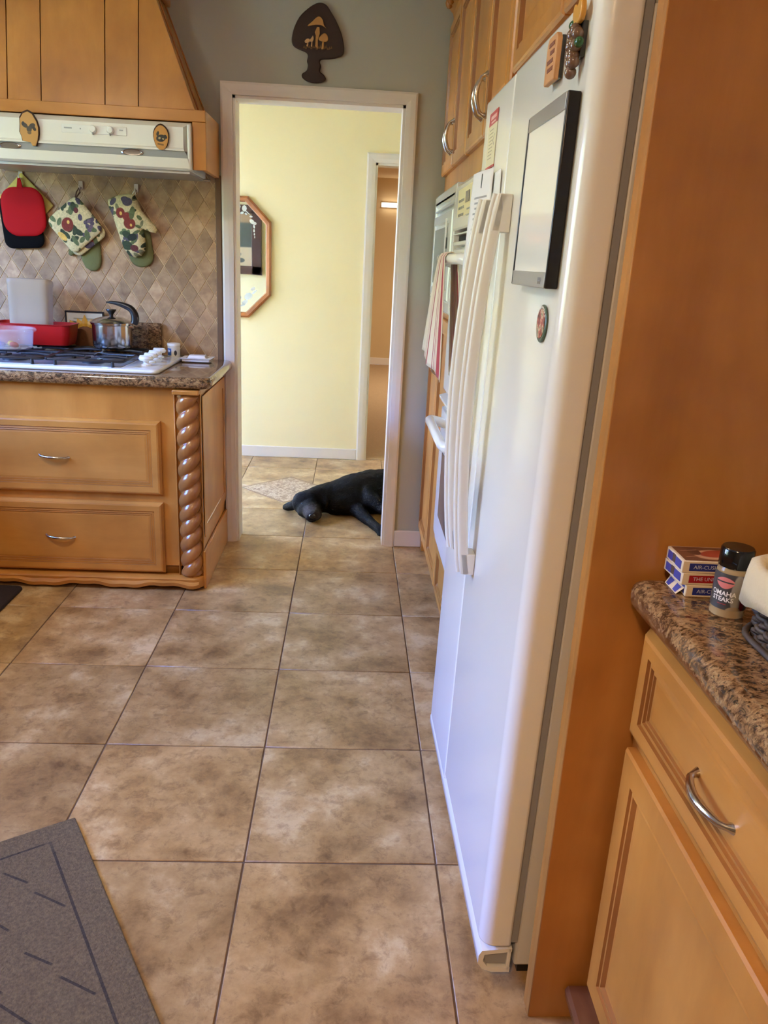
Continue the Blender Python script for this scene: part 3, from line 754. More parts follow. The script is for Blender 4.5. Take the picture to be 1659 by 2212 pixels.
MT['red_s'] = plain('red_silicone', (168, 6, 12), .75, .15, 160, .05, spec=.2)
MT['green_f'] = plain('olive_cloth', (108, 108, 62), .9, .4, 300, .12, 25)
pad('pot_holder', rrect(-1.236, 1.540, .178, .178, .006, 45), YB - .006, .006, 'yellow_f', 'yellow square cloth pot holder hanging by its corner behind the red one', 'pot holder', (-1.236, YB, 1.66), .001)
pad('pot_holder', rrect(-1.248, 1.465, .172, .215, .035, 4), YB - .015, .008, 'black_f', 'black rounded pot holder between the red and yellow ones', 'pot holder', (-1.248, YB, 1.57), .002)
rd = rrect(-1.232, 1.508, .184, .198, .062, 3); 
o = pad('pot_holder', rd, YB - .026, .007, 'red_s', 'bright red silicone pot holder hanging in front of the black one', 'pot holder', (-1.232, YB, 1.6), .001)
obj('hanging_tab', MB().prism([(-.014, 0), (.014, 0), (.006, .045), (-.006, .045)], (-1.240, YB - .027, 1.600), (1, 0, 0), (0, 0, 1), (0, 1, 0), 0, .005), 'red_s', o, bevel=.002)

def floral(name, shapes): return print_mat(name, (206, 190, 142), shapes, .85, .6, 220, .2)
GR, GD, RE, PU, YL, PK = (92, 104, 66), (52, 64, 40), (122, 46, 34), (84, 74, 88), (214, 170, 84), (190, 160, 120)
def E(x, z, a, b, rot, c): return ('e', (x, 0, z), (a, 1, b), (0, R(rot), 0), c)
rs = random.Random(3)
def leafs(n, w_, h_, cols, sz=.02):
    q = []
    for _ in range(n): q.append(E(rs.uniform(-w_, w_), rs.uniform(-h_, h_), rs.uniform(.7, 1.3) * sz, rs.uniform(.35, .6) * sz, rs.uniform(0, 180), rs.choice(cols)))
    return q
f1 = leafs(42, .12, .12, [GR, GR, GD, GD, (120, 118, 84), PU], .019) + [E(-.028, .0, .026, .030, 10, RE), E(-.024, .01, .006, .008, 0, YL), E(-.055, -.05, .024, .013, 40, YL)]
for dx, dz in ((0, 0), (.016, .006), (.03, -.002), (.008, -.014), (.024, -.016), (.016, -.03), (.03, .014)): f1.append(E(.050 + dx * .9, .012 + dz, .009, .009, 0, PU if (dx * 100) % 3 < 1.6 else (108, 90, 104)))
f1 += [E(.018, -.030, .020, .012, 30, GD), E(.0, -.065, .024, .010, 60, GR), E(.03, -.06, .016, .009, -50, GR), E(0, .075, .02, .012, 80, GD), E(.012, .06, .010, .012, 0, (96, 40, 40))]
MT['fl1'] = floral('floral_holder', f1)
f2 = leafs(34, .09, .09, [GR, GD, PU, RE], .022); MT['fl2'] = floral('floral_holder_back', f2)
f3 = leafs(46, .085, .13, [GR, GR, GD, GD, (120, 118, 84), PU], .018) + [E(-.030, .048, .020, .022, 0, RE), E(-.004, .034, .018, .018, 0, (134, 50, 40)), E(.008, .006, .026, .024, 0, RE), E(-.028, .046, .006, .008, 0, YL), E(.014, .0, .005, .006, 0, YL), E(0, .095, .022, .018, 0, PU), E(-.012, .105, .016, .012, 0, PU), E(.02, .05, .012, .028, 10, GR), E(-.008, -.04, .022, .014, 20, GD), E(.016, -.05, .022, .015, -20, (40, 46, 34)), E(-.01, -.085, .026, .02, 10, GD), E(.022, -.095, .018, .014, 0, (98, 44, 44))]
MT['fl3'] = floral('floral_mitt', f3)

def mitt(cx, cz, ang, thumb, sc=1.0):
    """closed mitt outline, cuff at top, fingers at bottom; thumb +1 = right"""
    pts = [(-.062, .12), (-.066, .09), (-.060, .05), (-.058, 0), (-.056, -.05), (-.052, -.09), (-.040, -.122), (-.015, -.138), (.015, -.136), (.038, -.118), (.050, -.085), (.054, -.045), (.058, -.012), (.072, -.030), (.090, -.050), (.106, -.055), (.117, -.045), (.115, -.028), (.100, -.004), (.084, .022), (.070, .05), (.064, .09), (.060, .12), (.03, .127), (0, .129), (-.03, .127)]
    c, s_ = math.cos(R(ang)), math.sin(R(ang)); q = []
    for a, b in pts:
        a *= thumb * sc; b *= sc; q.append((cx + a * c - b * s_, cz + a * s_ + b * c))
    return q
pad('oven_mitt', mitt(-.966, 1.388, 6, -1, .82), YB - .006, .010, 'green_f', 'olive oven mitt hanging behind the floral pot holders', 'oven mitt', (-.97, YB, 1.58), .003)
pad('pot_holder', rrect(-.996, 1.447, .172, .172, .030, 38), YB - .028, .009, 'fl2', 'second floral quilted pot holder, half hidden behind the front one', 'pot holder', (-1.0, YB, 1.447), .004)
o = pad('pot_holder', rrect(-1.009, 1.464, .176, .176, .030, 40), YB - .043, .010, 'fl1', 'front floral quilted pot holder with red apple and grapes', 'pot holder', (-1.009, YB, 1.464), .006)
obj('hanging_loop', MB().tube([(-1.0, YB - .043, 1.575), (-.996, YB - .036, 1.598), (-.988, YB - .026, 1.616), (-.984, YB - .024, 1.6), (-.998, YB - .043, 1.574)], .003, 8), plain('loop_brown', (92, 66, 48), .8, var=.1), o, smooth=60)
pad('oven_mitt', rrect(-.746, 1.418, .108, .232, .050, 7, 8), YB - .006, .010, 'green_f', 'plain olive oven mitt hanging behind the floral mitt', 'oven mitt', (-.74, YB, 1.57), .003)
o = pad('oven_mitt', mitt(-.777, 1.475, 14, 1, .97), YB - .036, .020, 'fl3', 'floral oven mitt with red apples hanging nearest the doorway', 'oven mitt', (-.777, YB, 1.475), .009)
obj('hanging_loop', MB().tube([(-.764, YB - .036, 1.588), (-.756, YB - .030, 1.605), (-.749, YB - .026, 1.622), (-.746, YB - .026, 1.604), (-.760, YB - .034, 1.586)], .0028, 8), 'white', o, smooth=60)

# ================================================================== RANGE HOOD
HFY = 1.885; BZT = 1.905
wc = thing('hood_cover', 'tapered maple plank hood cover above the cooktop', 'hood cover', (-1.0, 2.0, 1.69))
HX0, HX1 = -1.36, -.388
obj('lower_band', MB().box(HX0, HX1, HFY, HFY + .02, 1.862, BZT), 'wood_x', wc, bevel=.002, seg=1)
for a_, b_ in ((HX1 - .052, HX1), (HX0, HX0 + .052)):
    obj('band_stile', MB().box(a_, b_, HFY, HFY + .02, 1.688, 1.8615), 'wood', wc, bevel=.001, seg=1)
for a_, b_ in ((HX1 - .02, HX1), (HX0, HX0 + .02)):
    obj('side_board', MB().box(a_, b_, HFY + .0205, WY - .002, 1.688, BZT), 'wood_y', wc, bevel=.001, seg=1)
obj('top_ledge', MB().box(HX0 + .021, HX1 - .021, HFY + .021, WY - .002, BZT - .012, BZT - .0005), 'wood_x', wc)
ZT2 = 2.33
def fy(z): return HFY + .012 + (z - BZT) * .186
def xr(z): return -.434 - (z - BZT) * .39
def xl(z): return -1.314 + (z - BZT) * .39
seams = [-1.268, -1.149, -1.021, -.777, -.649]
edges = [None] + seams + [None]
for i in range(len(edges) - 1):
    a, b = edges[i], edges[i + 1]
    g = .0022
    def xa(z): return max(xl(z) + .002, a + g) if a is not None else xl(z)
    def xb(z): return min(xr(z), b - g) if b is not None else xr(z)
    zt = ZT2
    if a is not None and b is None: pass
    pz = [BZT]
    # top limit where the tapered edge crosses the seam
    if a is None: zt = min(ZT2, BZT + (b + 1.314) / .39)
    if b is None: zt = min(ZT2, BZT + (-.434 - a) / .39)
    if a is not None and a < -1.2: zt = ZT2
    poly = []
    zs = [BZT + (zt - BZT) * k / 6 for k in range(7)]
    L = [(xa(z), z) for z in zs]; Rr = [(xb(z), z) for z in zs]
    v = []
    for (x1_, z1_), (x2_, z2_) in zip(L, Rr):
        if x2_ < x1_: x2_ = x1_
        v += [(x1_, fy(z1_), z1_), (x2_, fy(z2_), z2_), (x1_, fy(z1_) + .014, z1_), (x2_, fy(z2_) + .014, z2_)]
    f = []
    for k in range(6):
        p, q = k * 4, k * 4 + 4
        f += [(p, p + 1, q + 1, q), (p + 2, q + 2, q + 3, p + 3), (p, q, q + 2, p + 2), (p + 1, p + 3, q + 3, q + 1)]
    f += [(0, 2, 3, 1), (24, 25, 27, 26)]
    obj('plank', MB().add(v, f), 'wood', wc)
core = MB()
v = []
for z in (BZT, ZT2):
    v += [(xl(z) + .004, fy(z) + .010, z), (xr(z) - .004, fy(z) + .010, z), (xr(z) - .004, WY - .002, z), (xl(z) + .004, WY - .002, z)]
core.add(v, [(0, 3, 2, 1), (4, 5, 6, 7), (0, 1, 5, 4), (1, 2, 6, 5), (2, 3, 7, 6), (3, 0, 4, 7)])
obj('core', core, 'wood_dark', wc)
for fn, sg in ((xr, 1), (xl, -1)):
    v = []
    for z in (BZT, ZT2):
        v += [(fn(z) + sg * .004, fy(z) - .002, z), (fn(z) - sg * .006, fy(z) - .002, z), (fn(z) + sg * .004, WY - .002, z), (fn(z) - sg * .006, WY - .002, z)]
    obj('side_board', MB().add(v, [(0, 1, 5, 4), (2, 6, 7, 3), (0, 4, 6, 2), (1, 3, 7, 5), (0, 2, 3, 1), (4, 5, 7, 6)]), 'wood', wc)
    zz = BZT + .0
    m = MB()
    for yy in (fy(BZT) + .09, WY - .03):
        a, b = (fn(BZT) + sg * .006, yy, BZT), (fn(ZT2) + sg * .006, yy + (.05 if yy < 2.1 else 0), ZT2)
        m.tube([a, b], .004, 6)
    obj('side_bead', m, 'wood_rope', wc)
obj('chimney', MB().box(xl(ZT2), xr(ZT2) + .010, fy(ZT2) - .004, WY - .002, ZT2, CEIL - .002), 'wood', wc, bevel=.003)
obj('chimney_band', MB().box(xl(ZT2) - .012, xr(ZT2) + .022, fy(ZT2) - .016, WY - .002, ZT2, ZT2 + .03), 'wood_x', wc, bevel=.004)

hd = thing('range_hood', 'white under-cabinet range hood with two knobs', 'range hood', (-.82, 2.0, 1.69))
wx0, wx1 = HX0 + .056, HX1 - .056
# sloped shell: section in (y,z)
sec = [(HFY + .016, 1.858), (HFY - .022, 1.842), (HFY - .030, 1.760), (HFY - .030, 1.754)]
v = []; ins = [0, .020, .024, .024]
v = [(wx0 + a, y, z) for (y, z), a in zip(sec, ins)] + [(wx1 - a, y, z) for (y, z), a in zip(sec, ins)]
sh = MB()
def section(secs, x0, x1, back):
    m = MB(); k = len(secs); v = [(x0 + i_, y, z) for y, z, i_ in secs] + [(x1 - i_, y, z) for y, z, i_ in secs]
    f = [(i, i + 1, k + i + 1, k + i) for i in range(k - 1)]
    v += [(x0, back, secs[0][1]), (x0, back, secs[-1][1]), (x1, back, secs[0][1]), (x1, back, secs[-1][1])]
    f += [tuple([2 * k] + list(range(k)) + [2 * k + 1]), tuple([2 * k + 2] + list(range(k, 2 * k)) + [2 * k + 3]), (2 * k, 2 * k + 2, k, 0), (2 * k + 1, k - 1, 2 * k - 1, 2 * k + 3)]
    return m.add(v, f)
obj('shell', section([(HFY + .012, 1.858, 0), (HFY - .018, 1.838, .028), (HFY - .020, 1.764, .028), (HFY - .026, 1.758, .026), (HFY - .026, 1.752, .024)], wx0, wx1, HFY + .04), 'appl_rough', hd, smooth=20)
obj('grey_strip', section([(HFY - .018, 1.752, .024), (HFY - .016, 1.724, .010)], wx0, wx1, HFY + .04), 'grey_pl', hd)
obj('lower_lip', section([(HFY - .026, 1.726, .012), (HFY - .022, 1.690, .004), (HFY - .010, 1.682, .004)], wx0, wx1, WY - .03), 'appl_rough', hd, smooth=20)
obj('end_cap', MB().box(wx1 - .014, wx1 + .002, HFY - .020, HFY + .04, 1.684, 1.852), 'appl_rough', hd, bevel=.006)
obj('bottom_pan', MB().box(wx0 + .01, wx1 - .01, HFY, WY - .02, 1.672, 1.684), 'alu', hd)
obj('filter_rim', MB().tube([(wx0, WY - .030, 1.676), (wx1 + .02, WY - .030, 1.676)], .005, 8), 'alu', hd)
fyh = HFY - .0195
cp = obj('control_plate', MB().box(-.94, -.690, fyh - .0015, fyh + .003, 1.795, 1.826), 'appl', hd, bevel=.001, seg=1)
for kx in (-.818, -.752):
    kn = obj('knob', MB().lathe([(.014, fyh - .002), (.014, fyh - .007), (.011, fyh - .016), (0, fyh - .017)], (kx, 0, 1.812), 20, 'y'), 'appl', hd, smooth=40)
    obj('pointer', MB().box(kx - .002, kx + .002, fyh - .016, fyh - .003, 1.792, 1.800), 'grey_pl', kn)
stuff_o = obj('print_marks', MB().box(-.930, -.900, fyh - .002, fyh - .0012, 1.810, 1.815).box(-.718, -.704, fyh - .002, fyh - .0012, 1.812, 1.816).box(-.870, -.865, fyh - .002, fyh - .0012, 1.809, 1.814), 'grey_pl', hd); stuff(stuff_o)
for lx in (-.672, -1.145):
    l_ = obj('lamp_lens', MB().lathe([(.044, 0), (.044, -.004), (.037, -.006), (.034, -.002), (0, -.0015)], (0, 0, 0), 28, 'y'), 'chrome', hd, smooth=40, local=True)
    l_.location = Vector((lx, HFY - .0165, 1.738)) - Vector((-.82, 2.0, 1.69)); l_.scale = (1, 1, .27)

# wood slice magnets on the hood
MT['slice'] = plain('slice_wood', (182, 130, 62), .6, .1, 200, .12, 25)
MT['bark'] = plain('bark', (58, 34, 20), .9, .6, 200, .3, 40)
def slice_(cx, cz, outline, label, marks):
    t = thing('wood_slice', label, 'magnet', (cx, fyh - .001, cz))
    obj('bark', MB().prism([(a * 1.08, b * 1.07 + .003) for a, b in outline], (cx, fyh - .001, cz), (1, 0, 0), (0, 0, 1), (0, -1, 0), 0, .009), 'bark', t)
    obj('face', MB().prism(outline, (cx, fyh - .0055, cz), (1, 0, 0), (0, 0, 1), (0, -1, 0), 0, .0055), marks, t, origin=(cx, fyh, cz))
ol1 = [(-.018, .052), (0, .060), (.016, .052), (.030, .028), (.036, .005), (.035, -.018), (.030, -.040), (.022, -.060), (.010, -.060), (.004, -.048), (-.010, -.046), (-.026, -.044), (-.028, -.030), (-.034, -.014), (-.031, .010), (-.030, .034)]
m1 = print_mat('slice_print_a', (186, 136, 70), [E(-.014, .012, .013, .008, 35, (62, 50, 36)), E(.014, .010, .013, .009, -30, (62, 50, 36)), E(.002, -.002, .010, .011, 0, (70, 58, 42)), E(.002, -.014, .008, .006, 0, (110, 86, 52)), E(-.020, .018, .005, .007, 20, (40, 34, 26)), E(.022, .000, .006, .008, -30, (46, 38, 28))], .6)
slice_(-1.062, 1.800, ol1, 'pale wood slice magnet at the left end of the hood', m1)
ol2 = [(.028 * math.cos(R(a)) * (1 + .05 * math.sin(R(a * 3))), .044 * math.sin(R(a))) for a in range(0, 360, 18)]
m2 = print_mat('slice_print_b', (190, 132, 58), [E(0, -.002, .019, .013, -10, (48, 42, 34)), E(-.012, .014, .005, .009, 20, (44, 40, 30)), E(.018, .004, .005, .008, -30, (40, 36, 28)), E(-.006, -.002, .005, .004, -20, (160, 140, 100)), E(.008, -.004, .004, .003, 20, (160, 140, 100)), E(.004, -.010, .006, .004, 0, (30, 26, 22)), ('b', (-.002, 0, -.024), (.012, 1, .003), (0, R(8), 0), (120, 84, 36))], .6)
slice_(-.556, 1.795, ol2, 'oval wood slice magnet with dark animal face at the hood end', m2)

# ================================================================== ABOVE AND BEYOND THE DOOR
# mushroom plaque, outline in metres about its centre
def smooth_closed(pts, n=5):
    out = []; k = len(pts)
    for i in range(k):
        p0, p1, p2, p3 = (Vector(pts[(i + d) % k]) for d in (-1, 0, 1, 2))
        for s_ in range(n):
            t = s_ / n
            out.append(tuple(.5 * ((2 * p1) + (p2 - p0) * t + (2 * p0 - 5 * p1 + 4 * p2 - p3) * t * t + (3 * p1 - p0 - 3 * p2 + p3) * t ** 3)))
    return out
def px2(u, v):  # plaque pixel crop (1659 wide = 160 px) to metres
    return ((u / 10.37 + 610 - 690) * .00197, -(v / 10.37 - 93) * .00176)
pq = [(850, 88), (720, 130), (560, 250), (400, 420), (290, 650), (245, 830), (240, 980), (300, 1070), (430, 1130), (560, 1180), (596, 1260), (578, 1370), (600, 1460), (570, 1580), (480, 1650), (475, 1730), (580, 1810), (740, 1840), (900, 1820), (1005, 1750), (960, 1650), (870, 1580), (890, 1460), (860, 1370), (905, 1310), (1080, 1290), (1250, 1250), (1370, 1180), (1395, 1060), (1370, 880), (1310, 680), (1200, 450), (1080, 260), (980, 130)]
PQ = smooth_closed([px2(*p) for p in pq], 3)
pqx, pqz = .034, 2.233
pt = thing('mushroom_plaque', 'dark wooden mushroom-shaped plaque with carved mushrooms above the doorway', 'plaque', (pqx, WY, pqz))
obj('board', MB().prism(PQ, (pqx, WY - .001, pqz), (1, 0, 0), (0, 0, 1), (0, -1, 0), 0, .016), plain('walnut_dark', (50, 27, 15), .6, .2, 60, .25, 20), pt, bevel=.004, seg=2)
MT['mush'] = plain('mushroom_tan', (176, 124, 62), .6, .2, 120, .15, 40); MT['mush2'] = plain('mushroom_pale', (196, 152, 100), .6, .2, 120, .12, 40)
def mush(cap, stem, mat):
    C = [px2(*p) for p in cap]; m = MB()
    m.prism(smooth_closed(C, 3), (pqx, WY - .016, pqz), (1, 0, 0), (0, 0, 1), (0, -1, 0), 0, .008)
    if stem: m.prism([px2(*p) for p in stem], (pqx, WY - .016, pqz), (1, 0, 0), (0, 0, 1), (0, -1, 0), 0, .005)
    obj('carved_mushroom', m, mat, pt, bevel=.0025, seg=2)
mush([(585, 615), (680, 520), (780, 420), (850, 405), (910, 470), (940, 580), (990, 640), (880, 580), (740, 580)], [(790, 620), (840, 620), (850, 760), (810, 900), (815, 1090), (760, 1040), (765, 800), (740, 740)], 'mush')
mush([(830, 900), (870, 810), (950, 745), (1020, 790), (1035, 900), (960, 935)], [(910, 930), (950, 930), (950, 1090), (890, 1100)], 'mush')
mush([(525, 940), (570, 890), (625, 890), (640, 940), (590, 980), (540, 980)], [(575, 980), (610, 980), (600, 1060), (560, 1050)], 'mush2')
mush([(635, 920), (680, 850), (705, 815), (720, 880), (700, 940), (660, 950)], [(670, 950), (695, 950), (690, 1060), (660, 1050)], 'mush2')
gm = MB()
for i in range(16):
    a, b = px2(510 + i * 40, 1090 + 18 * math.sin(i * 2)); h_ = .004 + .006 * ((i * 7) % 5) / 5
    gm.prism([(a - .004, b), (a + .005, b), (a + .001, b + h_ + .006)], (pqx, WY - .016, pqz), (1, 0, 0), (0, 0, 1), (0, -1, 0), 0, .004)
stuff(obj('carved_grass', gm, plain('carved_brown', (112, 78, 42), .7, var=.2), pt))

# octagonal mirror on the hall wall
mi = thing('wall_mirror', 'octagonal wood-framed mirror with etched flowers on the hall wall', 'mirror', (-.62, HY, 1.355))
def octo(hx_, hz_, c): return [(-hx_ + c, -hz_), (hx_ - c, -hz_), (hx_, -hz_ + c), (hx_, hz_ - c), (hx_ - c, hz_), (-hx_ + c, hz_), (-hx_, hz_ - c), (-hx_, -hz_ + c)]
mcx, mcz = -.62, 1.355
o1, o2 = octo(.282, .385, .150), octo(.246, .349, .135)
v = []; f = []
for (o_, yy) in ((o1, 0), (o1, -.022), (octo(.270, .373, .145), -.030), (octo(.252, .355, .138), -.026), (o2, -.012), (o2, 0)):
    v += [(mcx + a, HY + yy, mcz + b) for a, b in o_]
for i in range(5):
    for j in range(8): f.append((i * 8 + j, i * 8 + (j + 1) % 8, (i + 1) * 8 + (j + 1) % 8, (i + 1) * 8 + j))
MT['oak'] = wood('oak_frame', (112, 62, 26), (146, 88, 42), (168, 106, 56), 'z', .35)
obj('frame', MB().add(v, f), 'oak', mi)
obj('mirror_glass', MB().prism(o2, (mcx, HY - .006, mcz), (1, 0, 0), (0, 0, 1), (0, -1, 0), 0, .003), 'mirror', mi)
et = MB()
def blob(cx, cz, a, b, rot, n=8):
    c, s_ = math.cos(R(rot)), math.sin(R(rot)); q = []
    for i in range(n):
        t = 2 * math.pi * i / n; x_, z_ = a * math.cos(t), b * math.sin(t); q.append((cx + x_ * c - z_ * s_, cz + x_ * s_ + z_ * c))
    et.prism(q, (0, HY - .0092, 0), (1, 0, 0), (0, 0, 1), (0, -1, 0), 0, .0006)
for x_, z_, a, b, r_ in ((-.515, 1.665, .016, .020, 0), (-.53, 1.637, .012, .008, 20), (-.505, 1.632, .009, .006, -30), (-.472, 1.617, .011, .006, -10), (-.465, 1.585, .020, .013, -40), (-.447, 1.575, .012, .010, 0), (-.452, 1.555, .006, .012, 10), (-.452, 1.53, .005, .010, 0), (-.450, 1.508, .004, .008, 0), (-.448, 1.49, .003, .008, 0), (-.56, 1.675, .022, .022, 0), (-.500, 1.645, .03, .003, -38), (-.492, 1.11, .030, .022, 30), (-.515, 1.07, .024, .013, 30), (-.56, 1.10, .022, .02, 0), (-.53, 1.05, .020, .008, 20), (-.45, 1.14, .022, .008, 40), (-.46, 1.16, .018, .01, 30)):
    blob(x_, z_, a, b, r_)
stuff(obj('etched_flowers', et, 'etch', mi))

# picture on the hall side of the kitchen wall (seen in the mirror)
pf = thing('framed_picture', 'dark framed landscape picture reflected in the octagonal mirror', 'picture', (-.95, HALL0 + .006, 1.45))
py = HALL0 + .007
fr = MB(); X0, X1, Z0, Z1 = -1.24, -.585, 1.215, 1.78
for k, (a, b, c, d) in enumerate(((X0, X1, Z0, Z0 + .07), (X0, X1, Z1 - .07, Z1), (X0, X0 + .085, Z0, Z1), (X1 - .085, X1, Z0, Z1))): fr.box(a, b, py, py + .03, c, d)
obj('frame', fr, plain('mahogany', (62, 36, 28), .4, var=.2, vscale=12), pf, bevel=.004)
pcs = [('e', (-.05, 0, .19), (.10, 1, .10), (0, 0, 0), (190, 124, 84)), ('b', (0, 0, .03), (.4, 1, .11), (0, 0, 0), (72, 76, 62)), ('e', (.12, 0, .10), (.06, 1, .09), (0, 0, 0), (58, 62, 48)), ('e', (-.1, 0, .08), (.09, 1, .07), (0, 0, 0), (84, 84, 64)), ('b', (0, 0, -.14), (.4, 1, .08), (0, 0, 0), (186, 162, 124)), ('e', (.12, 0, -.12), (.07, 1, .03), (0, 0, 0), (80, 80, 66)), ('e', (.18, 0, -.17), (.04, 1, .02), (0, 0, 0), (60, 62, 54)), ('e', (-.02, 0, -.16), (.06, 1, .02), (0, 0, 0), (92, 90, 74))]
obj('print', MB().box(X0 + .08, X1 - .08, py, py + .012, Z0 + .065, Z1 - .065), print_mat('landscape_print', (150, 120, 84), pcs, .5), pf, origin=(-.95, py, 1.5))

# far room light bar
lb = thing('light_bar', 'glowing light bar high on the far room wall', 'light', (.9, RY, 2.09))
obj('tube_lens', MB().box(.56, 1.25, RY - .06, RY - .02, 2.075, 2.105), emit_mat('tube_glow', (1, .93, .8), 7), lb, bevel=.006)
obj('housing', MB().box(.55, 1.26, RY - .02, RY, 2.06, 2.12), 'white_paint', lb)

# ================================================================== DOG
def capsule_chain(mb, pts):
    """tapered limbs as overlapping balls and cones; merged by the voxel remesh below"""
    for (p, r), (q, s_) in zip(pts[:-1], pts[1:]):
        p, q = Vector(p), Vector(q); L = (q - p).length; n = max(2, int(L / .018))
        for i in range(n + 1):
            t = i / n; mb.ball(p.lerp(q, t), r + (s_ - r) * t, 14, 10)
dog = thing('dog', 'black dog with a greying muzzle lying on its side in the hall', 'dog', (.35, 2.8, 0))
d = MB()
# trunk: chest deep, narrowing to the belly, then hips (hidden behind the wall)
capsule_chain(d, [((.17, 2.735, .094), .094), ((.26, 2.765, .108), .112), ((.36, 2.80, .116), .121), ((.50, 2.84, .120), .122), ((.66, 2.88, .108), .108), ((.82, 2.92, .093), .092), ((.95, 2.94, .092), .090), ((1.02, 2.95, .085), .075)])
capsule_chain(d, [((.15, 2.690, .070), .070), ((.24, 2.705, .078), .080), ((.34, 2.735, .085), .088), ((.48, 2.785, .090), .09), ((.60, 2.83, .085), .08)])
# neck and skull
capsule_chain(d, [((.20, 2.74, .098), .092), ((.12, 2.720, .092), .084), ((.055, 2.69, .084), .078)])
d.ball((.012, 2.655, .076), (.080, .066, .074), 18, 14)
d.ball((-.022, 2.655, .074), (.064, .058, .066), 18, 14)
# cheeks and muzzle, turned to the camera and resting on the floor
capsule_chain(d, [((.020, 2.62, .060), .060), ((.028, 2.575, .048), .048), ((.034, 2.540, .042), .041)])
d.ball((.052, 2.570, .034), (.036, .040, .032), 14, 10)
d.ball((-.010, 2.600, .045), (.045, .036, .042), 14, 10)
# lower front leg reaching to the camera right
capsule_chain(d, [((.265, 2.715, .062), .060), ((.285, 2.640, .048), .046), ((.325, 2.545, .034), .032), ((.368, 2.450, .027), .026), ((.398, 2.385, .024), .023)])
capsule_chain(d, [((.396, 2.390, .024), .026), ((.408, 2.352, .019), .018)])
for k, (dx, dy) in enumerate(((-.016, .004), (-.004, -.006), (.009, -.006), (.020, .002))):
    capsule_chain(d, [((.402 + dx * .6, 2.360, .018), .0125), ((.408 + dx, 2.336 + dy, .013), .011)])
# upper front leg
capsule_chain(d, [((.33, 2.735, .135), .062), ((.355, 2.655, .110), .047), ((.420, 2.585, .078), .034), ((.490, 2.520, .044), .027), ((.540, 2.475, .026), .025), ((.560, 2.452, .018), .017)])
# hind legs and tail
capsule_chain(d, [((.90, 2.90, .080), .078), ((.86, 2.76, .060), .058), ((.96, 2.64, .040), .034), ((.93, 2.52, .028), .024), ((.95, 2.46, .02), .018)])
capsule_chain(d, [((.92, 2.92, .14), .070), ((.98, 2.78, .12), .052), ((1.08, 2.68, .08), .034), ((1.06, 2.56, .040), .024), ((1.08, 2.5, .022), .018)])
capsule_chain(d, [((1.02, 2.97, .06), .035), ((1.12, 3.05, .03), .024), ((1.20, 3.16, .018), .015)])
m_, n_, b_ = new_mat('black_fur'); setp(b_, rough=.6, sheen=.0, spec=.08)
tcn = n_.nodes.new('ShaderNodeTexCoord')
mpn = n_.nodes.new('ShaderNodeMapping'); mpn.inputs['Scale'].default_value = (1, 2.2, 2.2); n_.links.new(tcn.outputs['Object'], mpn.inputs[0])
tx = n_.nodes.new('ShaderNodeTexNoise'); tx.inputs['Scale'].default_value = 70; tx.inputs['Detail'].default_value = 6; tx.inputs['Distortion'].default_value = .8
n_.links.new(mpn.outputs[0], tx.inputs['Vector'])
bp = n_.nodes.new('ShaderNodeBump'); bp.inputs['Strength'].default_value = .8; bp.inputs['Distance'].default_value = .006
n_.links.new(tx.outputs[0], bp.inputs['Height']); n_.links.new(bp.outputs[0], b_.inputs['Normal'])
cr = n_.nodes.new('ShaderNodeValToRGB'); cr.color_ramp.elements[0].position = .35; cr.color_ramp.elements[0].color = (.0012, .0011, .0010, 1); cr.color_ramp.elements[1].position = .75; cr.color_ramp.elements[1].color = (.0085, .007, .0048, 1)
n_.links.new(tx.outputs[0], cr.inputs[0])
# grey hairs on the muzzle
mpg = n_.nodes.new('ShaderNodeMapping'); mpg.vector_type = 'TEXTURE'; mpg.inputs['Location'].default_value = (.036 - .35, 2.545 - 2.8, .058); mpg.inputs['Scale'].default_value = (.056, .065, .050)
n_.links.new(tcn.outputs['Object'], mpg.inputs[0]); ln = n_.nodes.new('ShaderNodeVectorMath'); ln.operation = 'LENGTH'; n_.links.new(mpg.outputs[0], ln.inputs[0])
mrg = n_.nodes.new('ShaderNodeMapRange'); mrg.inputs[1].default_value = .45; mrg.inputs[2].default_value = 1.15; mrg.inputs[3].default_value = .85; mrg.inputs[4].default_value = 0
n_.links.new(ln.outputs['Value'], mrg.inputs[0])
mxg = n_.nodes.new('ShaderNodeMix'); mxg.data_type = 'RGBA'; mxg.inputs[7].default_value = (.075, .062, .056, 1)
mu = n_.nodes.new('ShaderNodeMath'); mu.operation = 'MULTIPLY'; n_.links.new(mrg.outputs[0], mu.inputs[0]); n_.links.new(tx.outputs[0], mu.inputs[1])
mu2 = n_.nodes.new('ShaderNodeMath'); mu2.operation = 'MULTIPLY'; mu2.inputs[1].default_value = 1.7; mu2.use_clamp = True; n_.links.new(mu.outputs[0], mu2.inputs[0])
n_.links.new(mu2.outputs[0], mxg.inputs[0]); n_.links.new(cr.outputs[0], mxg.inputs[6]); n_.links.new(mxg.outputs[2], b_.inputs['Base Color'])
MT['fur'] = m_
db = obj('body', d, 'fur', dog)
rm = db.modifiers.new('skin', 'REMESH'); rm.mode = 'VOXEL'; rm.voxel_size = .0075; rm.use_smooth_shade = True
sm = db.modifiers.new('soften', 'SMOOTH'); sm.factor = .6; sm.iterations = 7
tf = bpy.data.textures.new('fur_clumps', 'CLOUDS'); tf.noise_scale = .035; tf.noise_depth = 3
dm = db.modifiers.new('fur', 'DISPLACE'); dm.texture = tf; dm.strength = .010; dm.mid_level = .45
